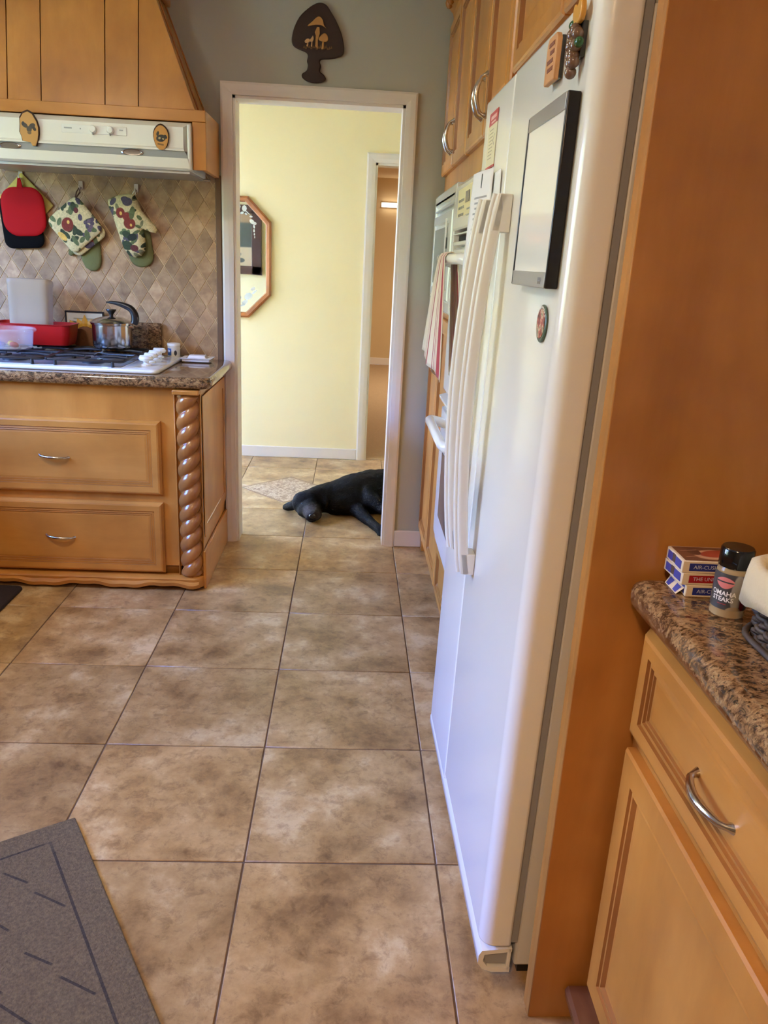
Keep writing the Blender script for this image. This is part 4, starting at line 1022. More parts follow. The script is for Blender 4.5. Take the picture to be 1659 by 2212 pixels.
def flap(pts, w_, name):
    m = MB(); v = []
    k = len(pts)
    for i, (p, ww) in enumerate(zip(pts, w_)):
        p = Vector(p); t = (Vector(pts[min(i + 1, k - 1)]) - Vector(pts[max(i - 1, 0)])).normalized(); s_ = t.cross(Vector((0, 0, 1))).normalized()
        for j in range(7):
            a = -1 + 2 * j / 6; v.append(p + s_ * ww * a + Vector((0, 0, .010 * (1 - a * a))))
    f = [(i * 7 + j, (i + 1) * 7 + j, (i + 1) * 7 + j + 1, i * 7 + j + 1) for i in range(k - 1) for j in range(6)]
    return obj(name, m.add(v, f), 'fur', dog, smooth=80, solid=.011, sub=2)
def ear(chain):
    m = MB(); capsule_chain(m, chain)
    e_ = obj('ear', m, 'fur', dog)
    q = e_.modifiers.new('skin', 'REMESH'); q.mode = 'VOXEL'; q.voxel_size = .006; q.use_smooth_shade = True
    q = e_.modifiers.new('soften', 'SMOOTH'); q.factor = .6; q.iterations = 5
ear([((-.062, 2.680, .060), .030), ((-.088, 2.705, .038), .028), ((-.110, 2.722, .026), .025), ((-.128, 2.730, .020), .018)])
ear([((.058, 2.680, .128), .026), ((.086, 2.660, .116), .030), ((.104, 2.636, .092), .028), ((.108, 2.618, .070), .016)])
MT['nose'] = plain('wet_nose', (14, 12, 12), .25, .5, 200, .2)
obj('nose', MB().ball((.036, 2.502, .047), (.019, .012, .014), 14, 10), 'nose', dog, smooth=80)
MT['eye'] = plain('dark_eye', (20, 12, 8), .08, var=.1)
for ex, ey, ez in ((-.024, 2.594, .084), (.052, 2.594, .096)):
    obj('eye', MB().ball((ex, ey, ez), .0085, 12, 8), 'eye', dog, smooth=80)
ml = MB().tube([(.002, 2.535, .022), (.026, 2.503, .020), (.052, 2.512, .022), (.078, 2.542, .024)], [.002, .003, .003, .002], 6)
obj('mouth_line', ml, 'nose', dog, smooth=80)

# ================================================================== RIGHT WALL: TALL CABINETS, OVENS, MICROWAVE
FX = .602                       # face-frame plane
DXF = .581                      # door front plane reference
WR = 1.298
def panel_door(parent, y0, y1, z0, z1, prof=RAISED, x=FX, name='door', mat='wood', handle=None):
    """door on the -x face; U runs along -y so that it faces -x"""
    d_ = obj(name, MB().rings(y1 - y0, z1 - z0, prof, (x, y1, z0), (0, -1, 0), (0, 0, 1), (-1, 0, 0)), mat, parent)
    return glaze(d_, G_SHAKER if prof is SHAKER else G_RAISED)
def tall_unit(name, label, y0, y1, z0, z1, loc):
    t = thing(name, label, 'cabinet', loc)
    return t
# pantry base under the microwave
Y1, YM, Y0 = 2.192, 1.412, .622
pa = thing('pantry_cabinet', 'maple pantry cabinet with double doors below the microwave', 'cabinet', (.95, 1.8, 0))
obj('carcass', MB().box(FX, WR, YM, Y1, .10, 1.19).box(FX + .05, WR, YM, Y1, 0, .10).box(FX - .002, FX + .05, Y1 - .05, Y1, 0, .1), 'wood', pa, bevel=.001, seg=1)
ymid = (YM + Y1) / 2
dd = panel_door(pa, YM + .012, ymid - .002, .115, 1.165, SHAKER); pull(dd, (FX - .021, ymid - .03, 1.045), (FX - .021, ymid - .03, .935), (-1, 0, 0), .032, .005)
dd = panel_door(pa, ymid + .002, Y1 - .006, .115, 1.165, SHAKER); pull(dd, (FX - .021, ymid + .03, 1.045), (FX - .021, ymid + .03, .935), (-1, 0, 0), .032, .005)
# upper cabinets
UZ0, UZ1 = 1.665, 2.36
for nm, lab, a, b in (('upper_cabinet', 'maple upper cabinet above the microwave beside the grey wall', YM, Y1), ('upper_cabinet', 'maple upper cabinet above the double oven', Y0, YM)):
    u = thing(nm, lab, 'cabinet', (.95, (a + b) / 2, UZ0), group='upper cabinets on the appliance wall')
    z_b = UZ0 if a > 1 else 1.652
    obj('carcass', MB().box(FX, WR, a + .001, b - .001, z_b, UZ1), 'wood', u)
    m_y = (a + b) / 2
    d1 = panel_door(u, a + .014, m_y - .002, 1.742, 2.325); pull(d1, (FX - .021, m_y - .03, 1.905), (FX - .021, m_y - .03, 1.795), (-1, 0, 0), .032, .0055)
    d2 = panel_door(u, m_y + .002, b - .010, 1.742, 2.325); pull(d2, (FX - .021, m_y + .03, 1.905), (FX - .021, m_y + .03, 1.795), (-1, 0, 0), .032, .0055)
# cabinet over the refrigerator
of = thing('over_fridge_cabinet', 'maple cabinet above the refrigerator with two framed doors', 'cabinet', (.95, .12, 1.8))
obj('carcass', MB().box(FX, WR, -.357, Y0 - .001, 1.80, UZ1), 'wood', of)
panel_door(of, .128, Y0 - .012, 1.828, 2.325); panel_door(of, -.352, .120, 1.828, 2.325)
# crown moulding with carved relief
cm = MB(); secx = [(FX + .02, 2.345), (FX - .004, 2.345), (FX - .010, 2.375), (FX - .030, 2.395), (FX - .040, 2.425), (FX - .075, 2.455), (FX - .080, 2.475), (FX - .095, 2.48), (FX - .095, 2.50), (FX + .02, 2.50)]
cm.prism(secx, (0, 0, 0), (1, 0, 0), (0, 0, 1), (0, 1, 0), -.40, WY - .002)
cr_ = struct('trim_4', cm, 'wood_y', 'carved maple crown moulding along the tall cabinets')
car = MB()
for i in range(44):
    yy = -.36 + i * .0585
    car.ball((FX - .034, yy, 2.40), (.016, .018, .022), 8, 6)
stuff(obj('carved_relief', car, 'wood_rope', cr_, smooth=70))

# microwave with trim frame
mw = thing('microwave', 'white built-in microwave with trim frame in the tall cabinet', 'microwave', (.9, 1.8, 1.2))
my0, my1, mz0, mz1 = 1.425, 2.178, 1.200, 1.655; MX = .566
obj('case', MB().box(FX + .002, FX + .40, my0 + .03, my1 - .03, mz0 + .02, mz1 - .012), 'appl_rough', mw)
obj('trim_frame', MB().rings(my1 - my0, mz1 - mz0, [(0, 0), (0, .034), (.006, .037), (.040, .037), (.046, .030), (.048, .026)], (FX, my1, mz0), (0, -1, 0), (0, 0, 1), (-1, 0, 0)), 'appl', mw)
obj('vent_grille', MB().box(MX - .001, MX + .006, my0 + .05, my1 - .05, mz1 - .038, mz1 - .030).box(MX - .001, MX + .006, my0 + .05, my1 - .05, mz1 - .068, mz1 - .062), 'grey_pl', mw)
dr = obj('door', MB().rings(my1 - my0 - .11, mz1 - mz0 - .13, [(0, 0), (0, .012), (.004, .016), (.036, .016), (.042, .010), (.046, .010)], (FX - .025, my1 - .055, mz0 + .045), (0, -1, 0), (0, 0, 1), (-1, 0, 0)), 'appl', mw)
obj('window_glass', MB().box(FX - .040, FX - .036, my0 + .22, my1 - .11, mz0 + .10, mz1 - .14), 'glass_grey', dr)
obj('door_strip', MB().box(FX - .046, FX - .040, my0 + .195, my0 + .205, mz0 + .07, mz1 - .11), 'white', dr, bevel=.002)
obj('latch_mark', MB().box(FX - .0435, FX - .040, my0 + .165, my0 + .18, mz1 - .22, mz1 - .18), 'black_pl', dr)

# double wall oven
ov = thing('double_oven', 'white double wall oven beside the refrigerator', 'oven', (.9, 1.0, .34))
oy0, oy1 = .632, 1.386; OX = .566
obj('case', MB().box(FX - .01, FX + .5, oy0, oy1, .345, 1.64), 'appl_rough', ov)
cp = obj('control_panel', MB().prism([(0, 1.488), (-.032, 1.490), (-.036, 1.496), (-.030, 1.630), (-.024, 1.640), (0, 1.640)], (FX - .01, 0, 0), (1, 0, 0), (0, 0, 1), (0, 1, 0), oy0, oy1), 'appl', ov)
obj('key_panel', MB().box(OX - .0085, OX - .004, .80, 1.30, 1.512, 1.615), 'cream_pl', cp)
obj('display', MB().box(OX - .0105, OX - .008, 1.02, 1.10, 1.565, 1.598), 'glass_dark', cp)
km = MB()
for iy in range(5):
    for iz in range(3): km.box(OX - .0100, OX - .008, 1.14 + iy * .028, 1.155 + iy * .028, 1.53 + iz * .022, 1.538 + iz * .022)
for iz in range(2): km.box(OX - .0100, OX - .008, .9, 1.06, 1.525 + iz * .018, 1.529 + iz * .018)
stuff(obj('key_print', km, 'grey_pl', cp))
obj('vent_slot', MB().box(OX + .012, OX + .02, oy0 + .02, oy1 - .02, 1.452, 1.486), 'dark', ov)
obj('vent_rail', MB().box(OX - .006, OX + .02, oy0 + .01, oy1 - .004, 1.440, 1.453).box(OX - .006, OX + .02, oy0 + .01, oy1 - .004, 1.474, 1.480), 'appl', ov, bevel=.002)
def oven_door(z0, z1, hz, hy0, hy1, hx):
    q = obj('door', MB().box(OX - .004, OX + .025, oy0 + .004, oy1 - .004, z0, z1), 'appl', ov, bevel=.006)
    obj('window_glass', MB().box(OX - .0055, OX - .003, oy0 + .12, oy1 - .12, z0 + .10, z1 - .15), 'glass_dark', q, bevel=.001, seg=1)
    pts = [(OX, hy1, hz - .015), (hx + .03, hy1 + .002, hz - .006), (hx + .008, hy1 - .004, hz), (hx, hy1 - .03, hz + .002), (hx, (hy0 + hy1) / 2, hz + .002), (hx, hy0 + .03, hz + .002), (hx + .008, hy0 + .004, hz), (hx + .03, hy0 - .002, hz - .006), (OX, hy0, hz - .015)]
    obj('handle', MB().tube(pts, [.018, .017, .0165, .016, .016, .016, .0165, .017, .018], 14), 'appl', q, smooth=60)
    return q
oven_door(.935, 1.432, 1.392, .69, 1.245, .505)
obj('middle_ledge', MB().prism([(0, .880), (-.010, .880), (-.042, .905), (-.042, .913), (0, .925)], (FX - .01, 0, 0), (1, 0, 0), (0, 0, 1), (0, 1, 0), oy0, oy1), 'appl', ov)
oven_door(.375, .872, .842, .80, 1.262, .503)
obj('bottom_trim', MB().box(OX + .004, OX + .03, oy0, oy1, .345, .372), 'appl', ov, bevel=.003)
# drawer base below the oven
ob = thing('oven_base_cabinet', 'maple drawer base underneath the double oven', 'cabinet', (.95, 1.0, 0))
obj('carcass', MB().box(FX, WR, Y0, YM - .001, .10, .343).box(FX + .05, WR, Y0, YM - .001, 0, .10), 'wood', ob)
glaze(obj('drawer', MB().rings(.754, .215, DRAWER, (FX, oy1, .115), (0, -1, 0), (0, 0, 1), (-1, 0, 0)), 'wood_y', ob), G_DRAWER)
obj('side_stile', MB().box(FX - .004, FX + .03, oy1 + .001, YM - .001, .1, 1.64).box(FX - .004, FX + .03, Y0, oy0 - .001, .1, 1.64), 'wood', ob)

# towel over the upper oven handle
tw = MB(); hx, hz_ = .505, 1.394
def towel(u, v_):
    L = v_ * 2 - 1                      # -1 front hem .. +1 back hem
    fold = math.sin(u * 9 + .6) * .6 + math.sin(u * 21) * .3
    yb = 1.105 - .165 * u               # gathered where it crosses the bar
    if abs(L) < .08:
        a = L / .08 * 90; return (hx + .0195 * math.sin(R(a)), yb, hz_ + .0195 * math.cos(R(a)))
    s_ = (abs(L) - .08) / .92; e = s_ ** .8
    if L < 0:
        yf = 1.215 - .50 * u
        return (hx - .0195 - e * (.030 - .012 * u) + fold * .011 * e, yb + (yf - yb) * e, hz_ - s_ * (.300 + .040 * u))
    yk = 1.02 - .30 * u
    return (hx + .0195 + e * .010 - abs(fold) * .004 * e, yb + (yk - yb) * e, hz_ - s_ * .355)
tw.grid(lambda u, v_: Vector(towel(u, v_)), 40, 60)
m_, n_, b_ = new_mat('striped_towel'); setp(b_, rough=.9, sheen=.2)
uvn = n_.nodes.new('ShaderNodeUVMap'); spn = n_.nodes.new('ShaderNodeSeparateXYZ'); n_.links.new(uvn.outputs[0], spn.inputs[0])
crn = n_.nodes.new('ShaderNodeValToRGB'); crn.color_ramp.interpolation = 'CONSTANT'; e = crn.color_ramp.elements
RED, CRM, PNK = (164, 22, 48), (226, 212, 188), (196, 130, 120)
st = [(0, CRM), (.20, RED), (.225, CRM), (.27, PNK), (.28, CRM), (.30, PNK), (.31, CRM), (.40, RED), (.52, CRM), (.62, RED), (.63, CRM), (.655, RED), (.665, CRM), (.69, PNK), (.70, CRM), (.80, RED), (.94, CRM)]
while len(e) < len(st): e.new(.5)
for el, (p, c) in zip(e, st): el.position = p; el.color = (*lin(c), 1)
n_.links.new(spn.outputs[0], crn.inputs[0]); n_.links.new(crn.outputs[0], b_.inputs['Base Color'])
MT['towel'] = m_
to = obj('dish_towel', tw, 'towel', None, origin=(hx, 1.09, hz_), smooth=80)
uv = to.data.uv_layers.new(name='UVMap')
for lp in to.data.loops:
    vi = lp.vertex_index; uv.data[lp.index].uv = ((vi // 61) / 40, (vi % 61) / 60)
md = to.modifiers.new('solid', 'SOLIDIFY'); md.thickness = .003; md.offset = 0
tag(to, 'cream towel with red stripes hanging on the upper oven handle', 'towel')

# end panel between refrigerator and right counter
o = obj('end_panel', MB().box(.598, WR, -.399, -.381, 0, UZ1 + .1).box(.598, .640, -.381, -.360, 0, UZ1 + .1), 'wood_panel', None, origin=(.95, -.39, 0), bevel=.0015, seg=1)
tag(o, 'tall plain maple end panel beside the refrigerator', 'panel')

# ================================================================== REFRIGERATOR (leans back and is turned a touch)
FO = (.500, .10, 0)
fr = thing('refrigerator', 'tall white side-by-side refrigerator with two long handles', 'refrigerator', FO, (0, .0145, .017))
def fobj(name, mb, mat, parent=None, **k): return obj(name, mb, mat, parent or fr, local=True, **k)
fy0, fy1, fs = -.428, .452, .120
H = 1.752
fobj('cabinet_body', MB().box(.075, .70, fy0 + .012, fy1 - .012, .035, H - .02), 'appl_rough', bevel=.006)
def door_prof(y0, y1, rn, rf, rx=.006):
    """plan outline (x,y): rn = radius of the edge at y0, rf at y1; front is x=0"""
    return [(.062, y0), ] + [(rx * (1 - math.sin(R(t))), y0 + rn * (1 - math.cos(R(t)))) for t in [90 * i / 12 for i in range(13)]] + [(a, b) for a, b in arc(rf, y1 - rf, rf, 180, 90, 8)] + [(.062, y1)]
nd = fobj('fridge_door', MB().prism(door_prof(fy0, fs - .003, .030, .006, .028), (0, 0, 0), (1, 0, 0), (0, 1, 0), (0, 0, 1), .095, H), 'appl', bevel=.006, seg=3)
fd = fobj('freezer_door', MB().prism(door_prof(fs + .003, fy1, .006, .020), (0, 0, 0), (1, 0, 0), (0, 1, 0), (0, 0, 1), .075, H - .002), 'appl', bevel=.006, seg=3)
fobj('gasket', MB().box(.062, .0755, fy0 + .008, fs - .006, .10, H - .008).box(.062, .0755, fs + .006, fy1 - .008, .09, H - .008), 'grey_pl')
fobj('hinge_cover', MB().box(.02, .10, fy1 - .09, fy1 - .02, H - .02, H + .004).box(.02, .10, fy0 + .02, fy0 + .10, H - .02, H + .004), 'appl', bevel=.006)
# kick grille with its open end
kg = MB().prism([(.006, .082), (.000, .070), (.000, .050), (.010, .036), (.030, .028), (.066, .028), (.066, .040), (.020, .042), (.010, .056), (.012, .072), (.066, .080), (.066, .088)], (0, 0, 0), (1, 0, 0), (0, 0, 1), (0, 1, 0), fy0 + .004, fy1 - .01)
fobj('kick_grille', kg, 'appl', smooth=40)
fobj('grille_recess', MB().box(.014, .066, fy0 + .01, fy1 - .02, .044, .076), 'grey_pl')
fobj('grille_end', MB().box(.058, .066, fy0 + .004, fy0 + .012, .030, .088), 'appl', bevel=.002)
for x_, y_ in ((.09, fy0 + .03), (.09, fy1 - .06), (.60, fy0 + .03), (.60, fy1 - .06)):
    fobj('roller_foot', MB().box(x_, x_ + .05, y_, y_ + .03, .0, .036), 'black_pl')
# bowed handles: ends are blocks, the strap bows out between them
def fhandle(parent, y0, y1, sgn):
    hz0, hz1 = .705, 1.515; n = 26; v = []
    def outx(z):
        t = (z - hz0) / (hz1 - hz0); return -.030 - .030 * math.sin(math.pi * t) ** .75
    prof = []
    zz = [hz0 + (hz1 - hz0) * i / n for i in range(n + 1)]
    m = MB(); ym = (y0 + y1) / 2
    # strap section: stepped face (two ridges) swept along z
    secs = lambda x: [(x, y0 + .004), (x - .0, y1 - .004), (x + .006, y1), (x + .020, y1), (x + .022, y1 - .003), (x + .022, y0 + .003), (x + .020, y0), (x + .006, y0)]
    for z in zz:
        x = outx(z)
        v += [(a, b, z) for a, b in secs(x)]
    k = 8; f = [(i * k + j, i * k + (j + 1) % k, (i + 1) * k + (j + 1) % k, (i + 1) * k + j) for i in range(n) for j in range(k)]
    f += [tuple(range(k))[::-1], tuple(range(n * k, (n + 1) * k))]
    m.add(v, f)
    for za, zb in ((hz0, hz0 + .050), (hz1 - .072, hz1)):
        m.add([(outx(za) + .004, y0, za), (-.0005, y0, za), (-.0005, y1, za), (outx(za) + .004, y1, za), (outx(zb) + .004, y0, zb), (-.0005, y0, zb), (-.0005, y1, zb), (outx(zb) + .004, y1, zb)], [(0, 3, 2, 1), (4, 5, 6, 7), (0, 1, 5, 4), (1, 2, 6, 5), (2, 3, 7, 6), (3, 0, 4, 7)])
    h = fobj('handle', m, 'appl_rough', parent, bevel=.002, seg=2)
    rib = MB()
    pts = [(outx(z) - .002, ym, z) for z in zz]
    rib.tube(pts, .006, 8, True)
    fobj('handle_ridge', rib, 'appl', h, smooth=60)
fhandle(nd, .018, .062, 1)
fhandle(fd, .182, .226, -1)

# ---- things stuck on the refrigerator doors (local to it, so they lean with it)
FM = Matrix.Translation(FO) @ (Matrix.Rotation(.017, 4, 'Z') @ Matrix.Rotation(.0145, 4, 'Y'))
def onf(name, label, cat, y, z):
    """thing whose base sits on the door face at local (y,z); local axes: x out of the door is -x"""
    p = FM @ Vector((-.0006, y, z)); t = thing(name, label, cat, p, (0, .0145, .017)); return t
def L(name, mb, mat, t, **k): return obj(name, mb, mat, t, local=True, **k)
# whiteboard
wbt = onf('whiteboard', 'small magnetic whiteboard with black side rails on the refrigerator', 'whiteboard', -.268, 1.485)
wh, ww = .137, .119
L('board', MB().box(-.0185, -.001, -ww + .004, ww - .004, -wh + .004, wh - .004), plain('gloss_white', (240, 238, 232), .08, var=.01), wbt)
for s_ in (-1, 1):
    L('side_rail', MB().box(-.0205, 0, s_ * ww - .0035, s_ * ww + .0035, -wh, wh), 'black_pl', wbt, bevel=.0025)
for s_ in (-1, 1):
    L('end_rail', MB().box(-.0205, -.001, -ww + .0038, ww - .0038, s_ * wh - (.024 if s_ > 0 else 0), s_ * wh + (0 if s_ > 0 else .024)), 'alu', wbt, bevel=.001)
lg = MB()
for i in range(3): lg.box(-.0212, -.0206, -.078 - i * .006, -.074 - i * .006, -wh + .006, -wh + .016)
lg.box(-.0212, -.0206, -.092, -.073, -wh + .010, -wh + .0115)
stuff(L('maker_mark', lg, 'grey_pl', wbt))
# wooden plaque magnet
pm = onf('magnet_plaque', 'rectangular wooden plaque magnet near the refrigerator top', 'magnet', -.234, 1.694)
L('back_magnet', MB().box(-.006, 0, -.026, .026, -.030, .030), 'black_pl', pm)
L('plate', MB().prism([(-.030, -.034), (.030, -.034), (.030, .026), (.022, .034), (-.022, .034), (-.030, .026)], (-.006, 0, 0), (0, 1, 0), (0, 0, 1), (-1, 0, 0), 0, .009), plain('plaque_wood', (196, 140, 84), .5, var=.15, vscale=30), pm, bevel=.002)
bars = MB()
for i, (a, b, c) in enumerate(((-.018, .014, .018), (-.020, .004, .006), (-.016, .018, -.006), (-.02, .012, -.018))): bars.box(-.0157, -.015, a, b, c, c + .006)
stuff(L('lettering', bars, plain('burnt_print', (120, 66, 36), .7, var=.2), pm))
# glass grape cluster magnet
gp = onf('grape_magnet', 'grape cluster magnet with brown glass grapes and green leaves', 'magnet', -.362, 1.688)
MT['grape'] = plain('brown_glass', (112, 86, 66), .12, var=.2, vscale=40, spec=.6); MT['gleaf'] = plain('green_glass', (48, 92, 56), .15, var=.2); MT['tanleaf'] = plain('amber_leaf', (206, 148, 60), .3, var=.2, vscale=40)
L('back_magnet', MB().box(-.007, 0, -.016, .016, -.020, .025), 'black_pl', gp)
rg = random.Random(5)
for i, (yy, zz) in enumerate(((.012, .012), (-.002, .016), (-.014, .008), (.014, -.002), (0, 0), (-.012, -.006), (.010, -.014), (-.004, -.014), (.004, -.026), (-.008, -.026), (.002, -.038), (-.006, -.018))):
    L('grape', MB().ball((-.013 - .004 * ((i * 3) % 3), yy, zz), (.009, .0085, .0090), 12, 8), 'grape', gp, smooth=80)
for (yy, zz, r_) in ((-.022, -.004, 20), (.018, .026, -30)):
    L('leaf', MB().ball((-.012, yy, zz), (.007, .010, .007), 12, 8), 'gleaf', gp, smooth=80)
L('tan_leaf', MB().prism(smooth_closed([(-.020, .024), (.012, .024), (.020, .040), (.014, .052), (0, .046), (-.012, .055), (-.024, .042)], 3), (-.007, 0, 0), (0, 1, 0), (0, 0, 1), (-1, 0, 0), 0, .008), 'tanleaf', gp, bevel=.002)
# round sticker magnet
rs_ = onf('round_magnet', 'small round magnet with green rim and red picture below the whiteboard', 'magnet', -.330, 1.292)
L('disc', MB().lathe([(.028, 0), (.030, -.001), (.030, -.003), (.028, -.004), (0, -.004)], (0, 0, 0), 32, 'x'), plain('green_rim', (72, 92, 78), .35, var=.1), rs_)
L('picture', MB().lathe([(.0235, -.0041), (.0235, -.0048), (0, -.0049)], (0, 0, 0), 28, 'x'), ramp_mat('magnet_picture', [(.35, (90, 40, 30)), (.48, (176, 74, 54)), (.56, (214, 190, 160)), (.66, (96, 110, 80))], (1, 1, 1), 60, 3, .4), rs_)
ti = MB()
for k in range(9):
    a = R(35 + k * 14); p = Vector((-.0046, .0262 * math.cos(a), .0262 * math.sin(a)))
    ti.box(-.0048, -.0042, p.y - .0016, p.y + .0016, p.z - .0018, p.z + .0018)
stuff(L('rim_lettering', ti, 'white', rs_))
# emergency sheet
es = onf('notice_sheet', 'narrow cream notice with a red header on the freezer door', 'notice', .320, 1.654)
L('paper', MB().box(-.0012, 0, -.050, .050, -.062, .058), print_mat('notice_print', (224, 214, 178), [('b', (0, 0, .044), (1, .06, .014), (0, 0, 0), (176, 62, 58)), ('b', (0, -.002, .046), (1, .034, .004), (0, 0, 0), (222, 180, 170)), ('b', (0, -.002, .036), (1, .026, .002), (0, 0, 0), (222, 180, 170)), ('b', (0, 0, -.060), (1, .06, .003), (0, 0, 0), (176, 62, 58))] + [('b', (0, .012, .020 - i * .0075), (1, .024, .0011), (0, 0, 0), (170, 158, 128)) for i in range(9)] + [('b', (0, -.022, -.010), (1, .010, .0012), (R(35), 0, 0), (120, 110, 92)), ('b', (0, -.024, .002), (1, .010, .0012), (R(-35), 0, 0), (120, 110, 92))], .5), es)
# typed list held by a clip, second sheet behind it
l2 = onf('paper_sheet', 'blank white sheet behind the typed list on the freezer door', 'paper', .195, 1.470)
L('sheet', MB().grid(lambda u, v_: Vector((-.0014 - .002 * u * v_, .040 - .080 * u, .050 + .055 * v_)), 6, 6), 'white', l2, solid=.0006, smooth=60)
l1 = onf('typed_list', 'white sheet of typed lines clipped to the freezer door edge', 'paper', .315, 1.440)
L('sheet', MB().grid(lambda u, v_: Vector((-.005 - .018 * (1 - u) - .010 * (1 - v_) * (1 - u * .7) - .003 * math.sin(u * 3), .082 - .164 * u, -.140 + .285 * v_)), 10, 16), print_mat('typed_print', (236, 234, 236), [('b', (0, -.006, .088 - i * .0115), (1, .050 - .006 * (i % 3), .0022), (0, 0, 0), (160, 158, 164)) for i in range(19)], .8), l1, solid=.0006, smooth=60)
cl = onf('paper_clip_magnet', 'silver and black clip magnet holding the typed list', 'magnet', .318, 1.562)
L('disc', MB().lathe([(.014, -.006), (.015, -.009), (.014, -.014), (0, -.015)], (0, .012, 0), 20, 'x'), 'chrome', cl, smooth=40)
L('jaw', MB().box(-.018, -.006, -.014, -.004, -.016, .018), 'black_pl', cl, bevel=.003)
# pink note tucked by the handle
pn = onf('note_paper', 'white note with a pink arrow tucked beside the freezer handle', 'paper', .262, 1.185)
L('sheet', MB().box(-.0012, 0, -.032, .032, -.10, .09), print_mat('pink_note', (238, 232, 230), [('b', (0, 0, .02), (1, .018, .012), (R(45), 0, 0), (224, 150, 160)), ('e', (0, .004, -.03), (1, .010, .016), (0, 0, 0), (226, 160, 168))], .8), pn)

# ================================================================== RIGHT COUNTER
RT = .925; RXF = .660
rc = thing('counter_cabinet', 'maple base cabinet with drawer and door under the right counter', 'cabinet', (.95, -1.0, 0))
CF = .712
obj('carcass', MB().box(CF, WR, -1.75, -.401, .085, RT - .05), 'wood', rc, bevel=.001, seg=1)
dw = glaze(obj('drawer', MB().rings(.59, .190, DRAWER, (CF, -.421, .655), (0, -1, 0), (0, 0, 1), (-1, 0, 0)), 'wood_y', rc), G_DRAWER)
pull(dw, (CF - .010, -.648, .742), (CF - .010, -.752, .737), (-1, 0, 0), .030, .0052)
glaze(obj('door', MB().rings(.59, .515, SHAKER, (CF, -.421, .110), (0, -1, 0), (0, 0, 1), (-1, 0, 0)), 'wood', rc), G_SHAKER)
obj('drawer', MB().rings(.60, .190, DRAWER, (CF, -1.03, .655), (0, -1, 0), (0, 0, 1), (-1, 0, 0)), 'wood_y', rc)
obj('door', MB().rings(.60, .515, SHAKER, (CF, -1.03, .110), (0, -1, 0), (0, 0, 1), (-1, 0, 0)), 'wood', rc)
obj('base_molding', MB().prism([(CF + .02, .0), (CF - .022, .0), (CF - .036, .020), (CF - .050, .062), (CF - .052, .078), (CF - .046, .086), (CF + .02, .086)], (0, 0, 0), (1, 0, 0), (0, 0, 1), (0, -1, 0), .405, 1.75), wood('shaded_maple', (84, 50, 30), (100, 62, 38), (116, 74, 46), 'y', .15), rc, smooth=30)  # same maple as the cabinet, its shade put into a darker colour
poly = [(WR - .001, -1.80), (WR - .001, -.4005), (RXF + .022, -.4005), (RXF + .006, -.407), (RXF, -.424), (RXF, -1.80)]
o = obj('countertop', slab(poly, RT - .025, .050, .022), 'granite', None, origin=(.95, -1.0, RT), smooth=40)
tag(o, 'brown speckled granite counter at the right with rounded edge', 'countertop')

# card decks
MT['card_w'] = plain('card_box_cream', (226, 206, 176), .45, var=.03)
BL, RD = (34, 44, 128), (160, 18, 28)
for i in range(3):
    z0 = RT + .0006 + i * .0192; th = .0186
    rot = (R(-1), R(1.5), R(-1.5))[i]; ox = (.718, .709, .7065)[i]; oy = (-.481, -.482, -.482)[i]
    lab = ['bottom deck of playing cards with a blue band on the counter', 'middle deck of playing cards with a red band', 'top deck of playing cards with a blue band'][i]
    t = thing('card_deck', lab, 'card deck', (ox, oy, z0), (0, 0, rot), group='stack of card decks')
    Lx, Ly = .089, .064
    obj('box', MB().box(0, Lx, 0, Ly, 0, th), 'card_w', t, local=True, bevel=.0008, seg=1)
    c = RD if i == 1 else BL
    mcol = plain('band_%d' % i, c, .4, var=.05)
    obj('side_band', MB().box(.010, Lx - .002, -.0004, .0002, .0035, th - .0035), mcol, t, local=True)
    obj('end_band', MB().box(-.0004, .0002, .006, .028, .003, th - .003).box(-.0004, .0002, .040, .058, .003, th - .003), plain('end_band_%d' % i, (64, 70, 150), .4, var=.05), t, local=True)
    obj('thumb_notch', MB().box(-.0006, .0003, .029, .039, .004, th - .002), plain('notch_%d' % i, (84, 66, 54), .6, var=.1), t, local=True)
    txt = 'THE UNITED STATES' if i == 1 else 'AIR-CUSHION FINISH'
    tmb = text_mb(txt, .0082, (.016, -.0004, th / 2), (1, 0, 0), (0, 0, 1), (0, -1, 0), .0003, 'LEFT')
    obj('lettering', tmb, plain('band_text_%d' % i, (206, 206, 220), .5, var=.02), t, local=True)
    if i == 2:
        obj('top_print', MB().box(.004, Lx - .003, .003, Ly - .003, th, th + .0004), print_mat('deck_top', (112, 70, 48), [E2 for E2 in [('e', (.055, .030, 0), (.030, .020, 1), (0, 0, .3), (196, 150, 116)), ('e', (.062, .034, 0), (.028, .014, 1), (0, 0, .3), (160, 62, 40)), ('e', (.030, .040, 0), (.010, .014, 1), (0, 0, 0), (86, 50, 36)), ('b', (.022, .020, 0), (.012, .0012, 1), (0, 0, .2), (170, 130, 100)), ('b', (.024, .046, 0), (.014, .0012, 1), (0, 0, .2), (170, 130, 100))]], .35), t, local=True)
    if i == 0:
        obj('flap_print', MB().add([(-.0022, .012, .0105), (-.0022, .028, .0105), (-.0096, .026, .0012), (-.0096, .014, .0012)], [(0, 1, 2, 3)]).add([(-.0022, .038, .0105), (-.0022, .054, .0105), (-.0096, .051, .0012), (-.0096, .040, .0012)], [(0, 1, 2, 3)]), plain('flap_blue', (64, 70, 150), .4, var=.05), t, local=True)
        obj('open_flap', MB().add([(0, .006, th if i == 2 else .012), (0, .058, th if i == 2 else .012), (-.010, .054, .004 if i == 2 else -.0), (-.010, .010, .004 if i == 2 else -.0)], [(0, 1, 2, 3)]), 'card_w', t, local=True, solid=.0006)

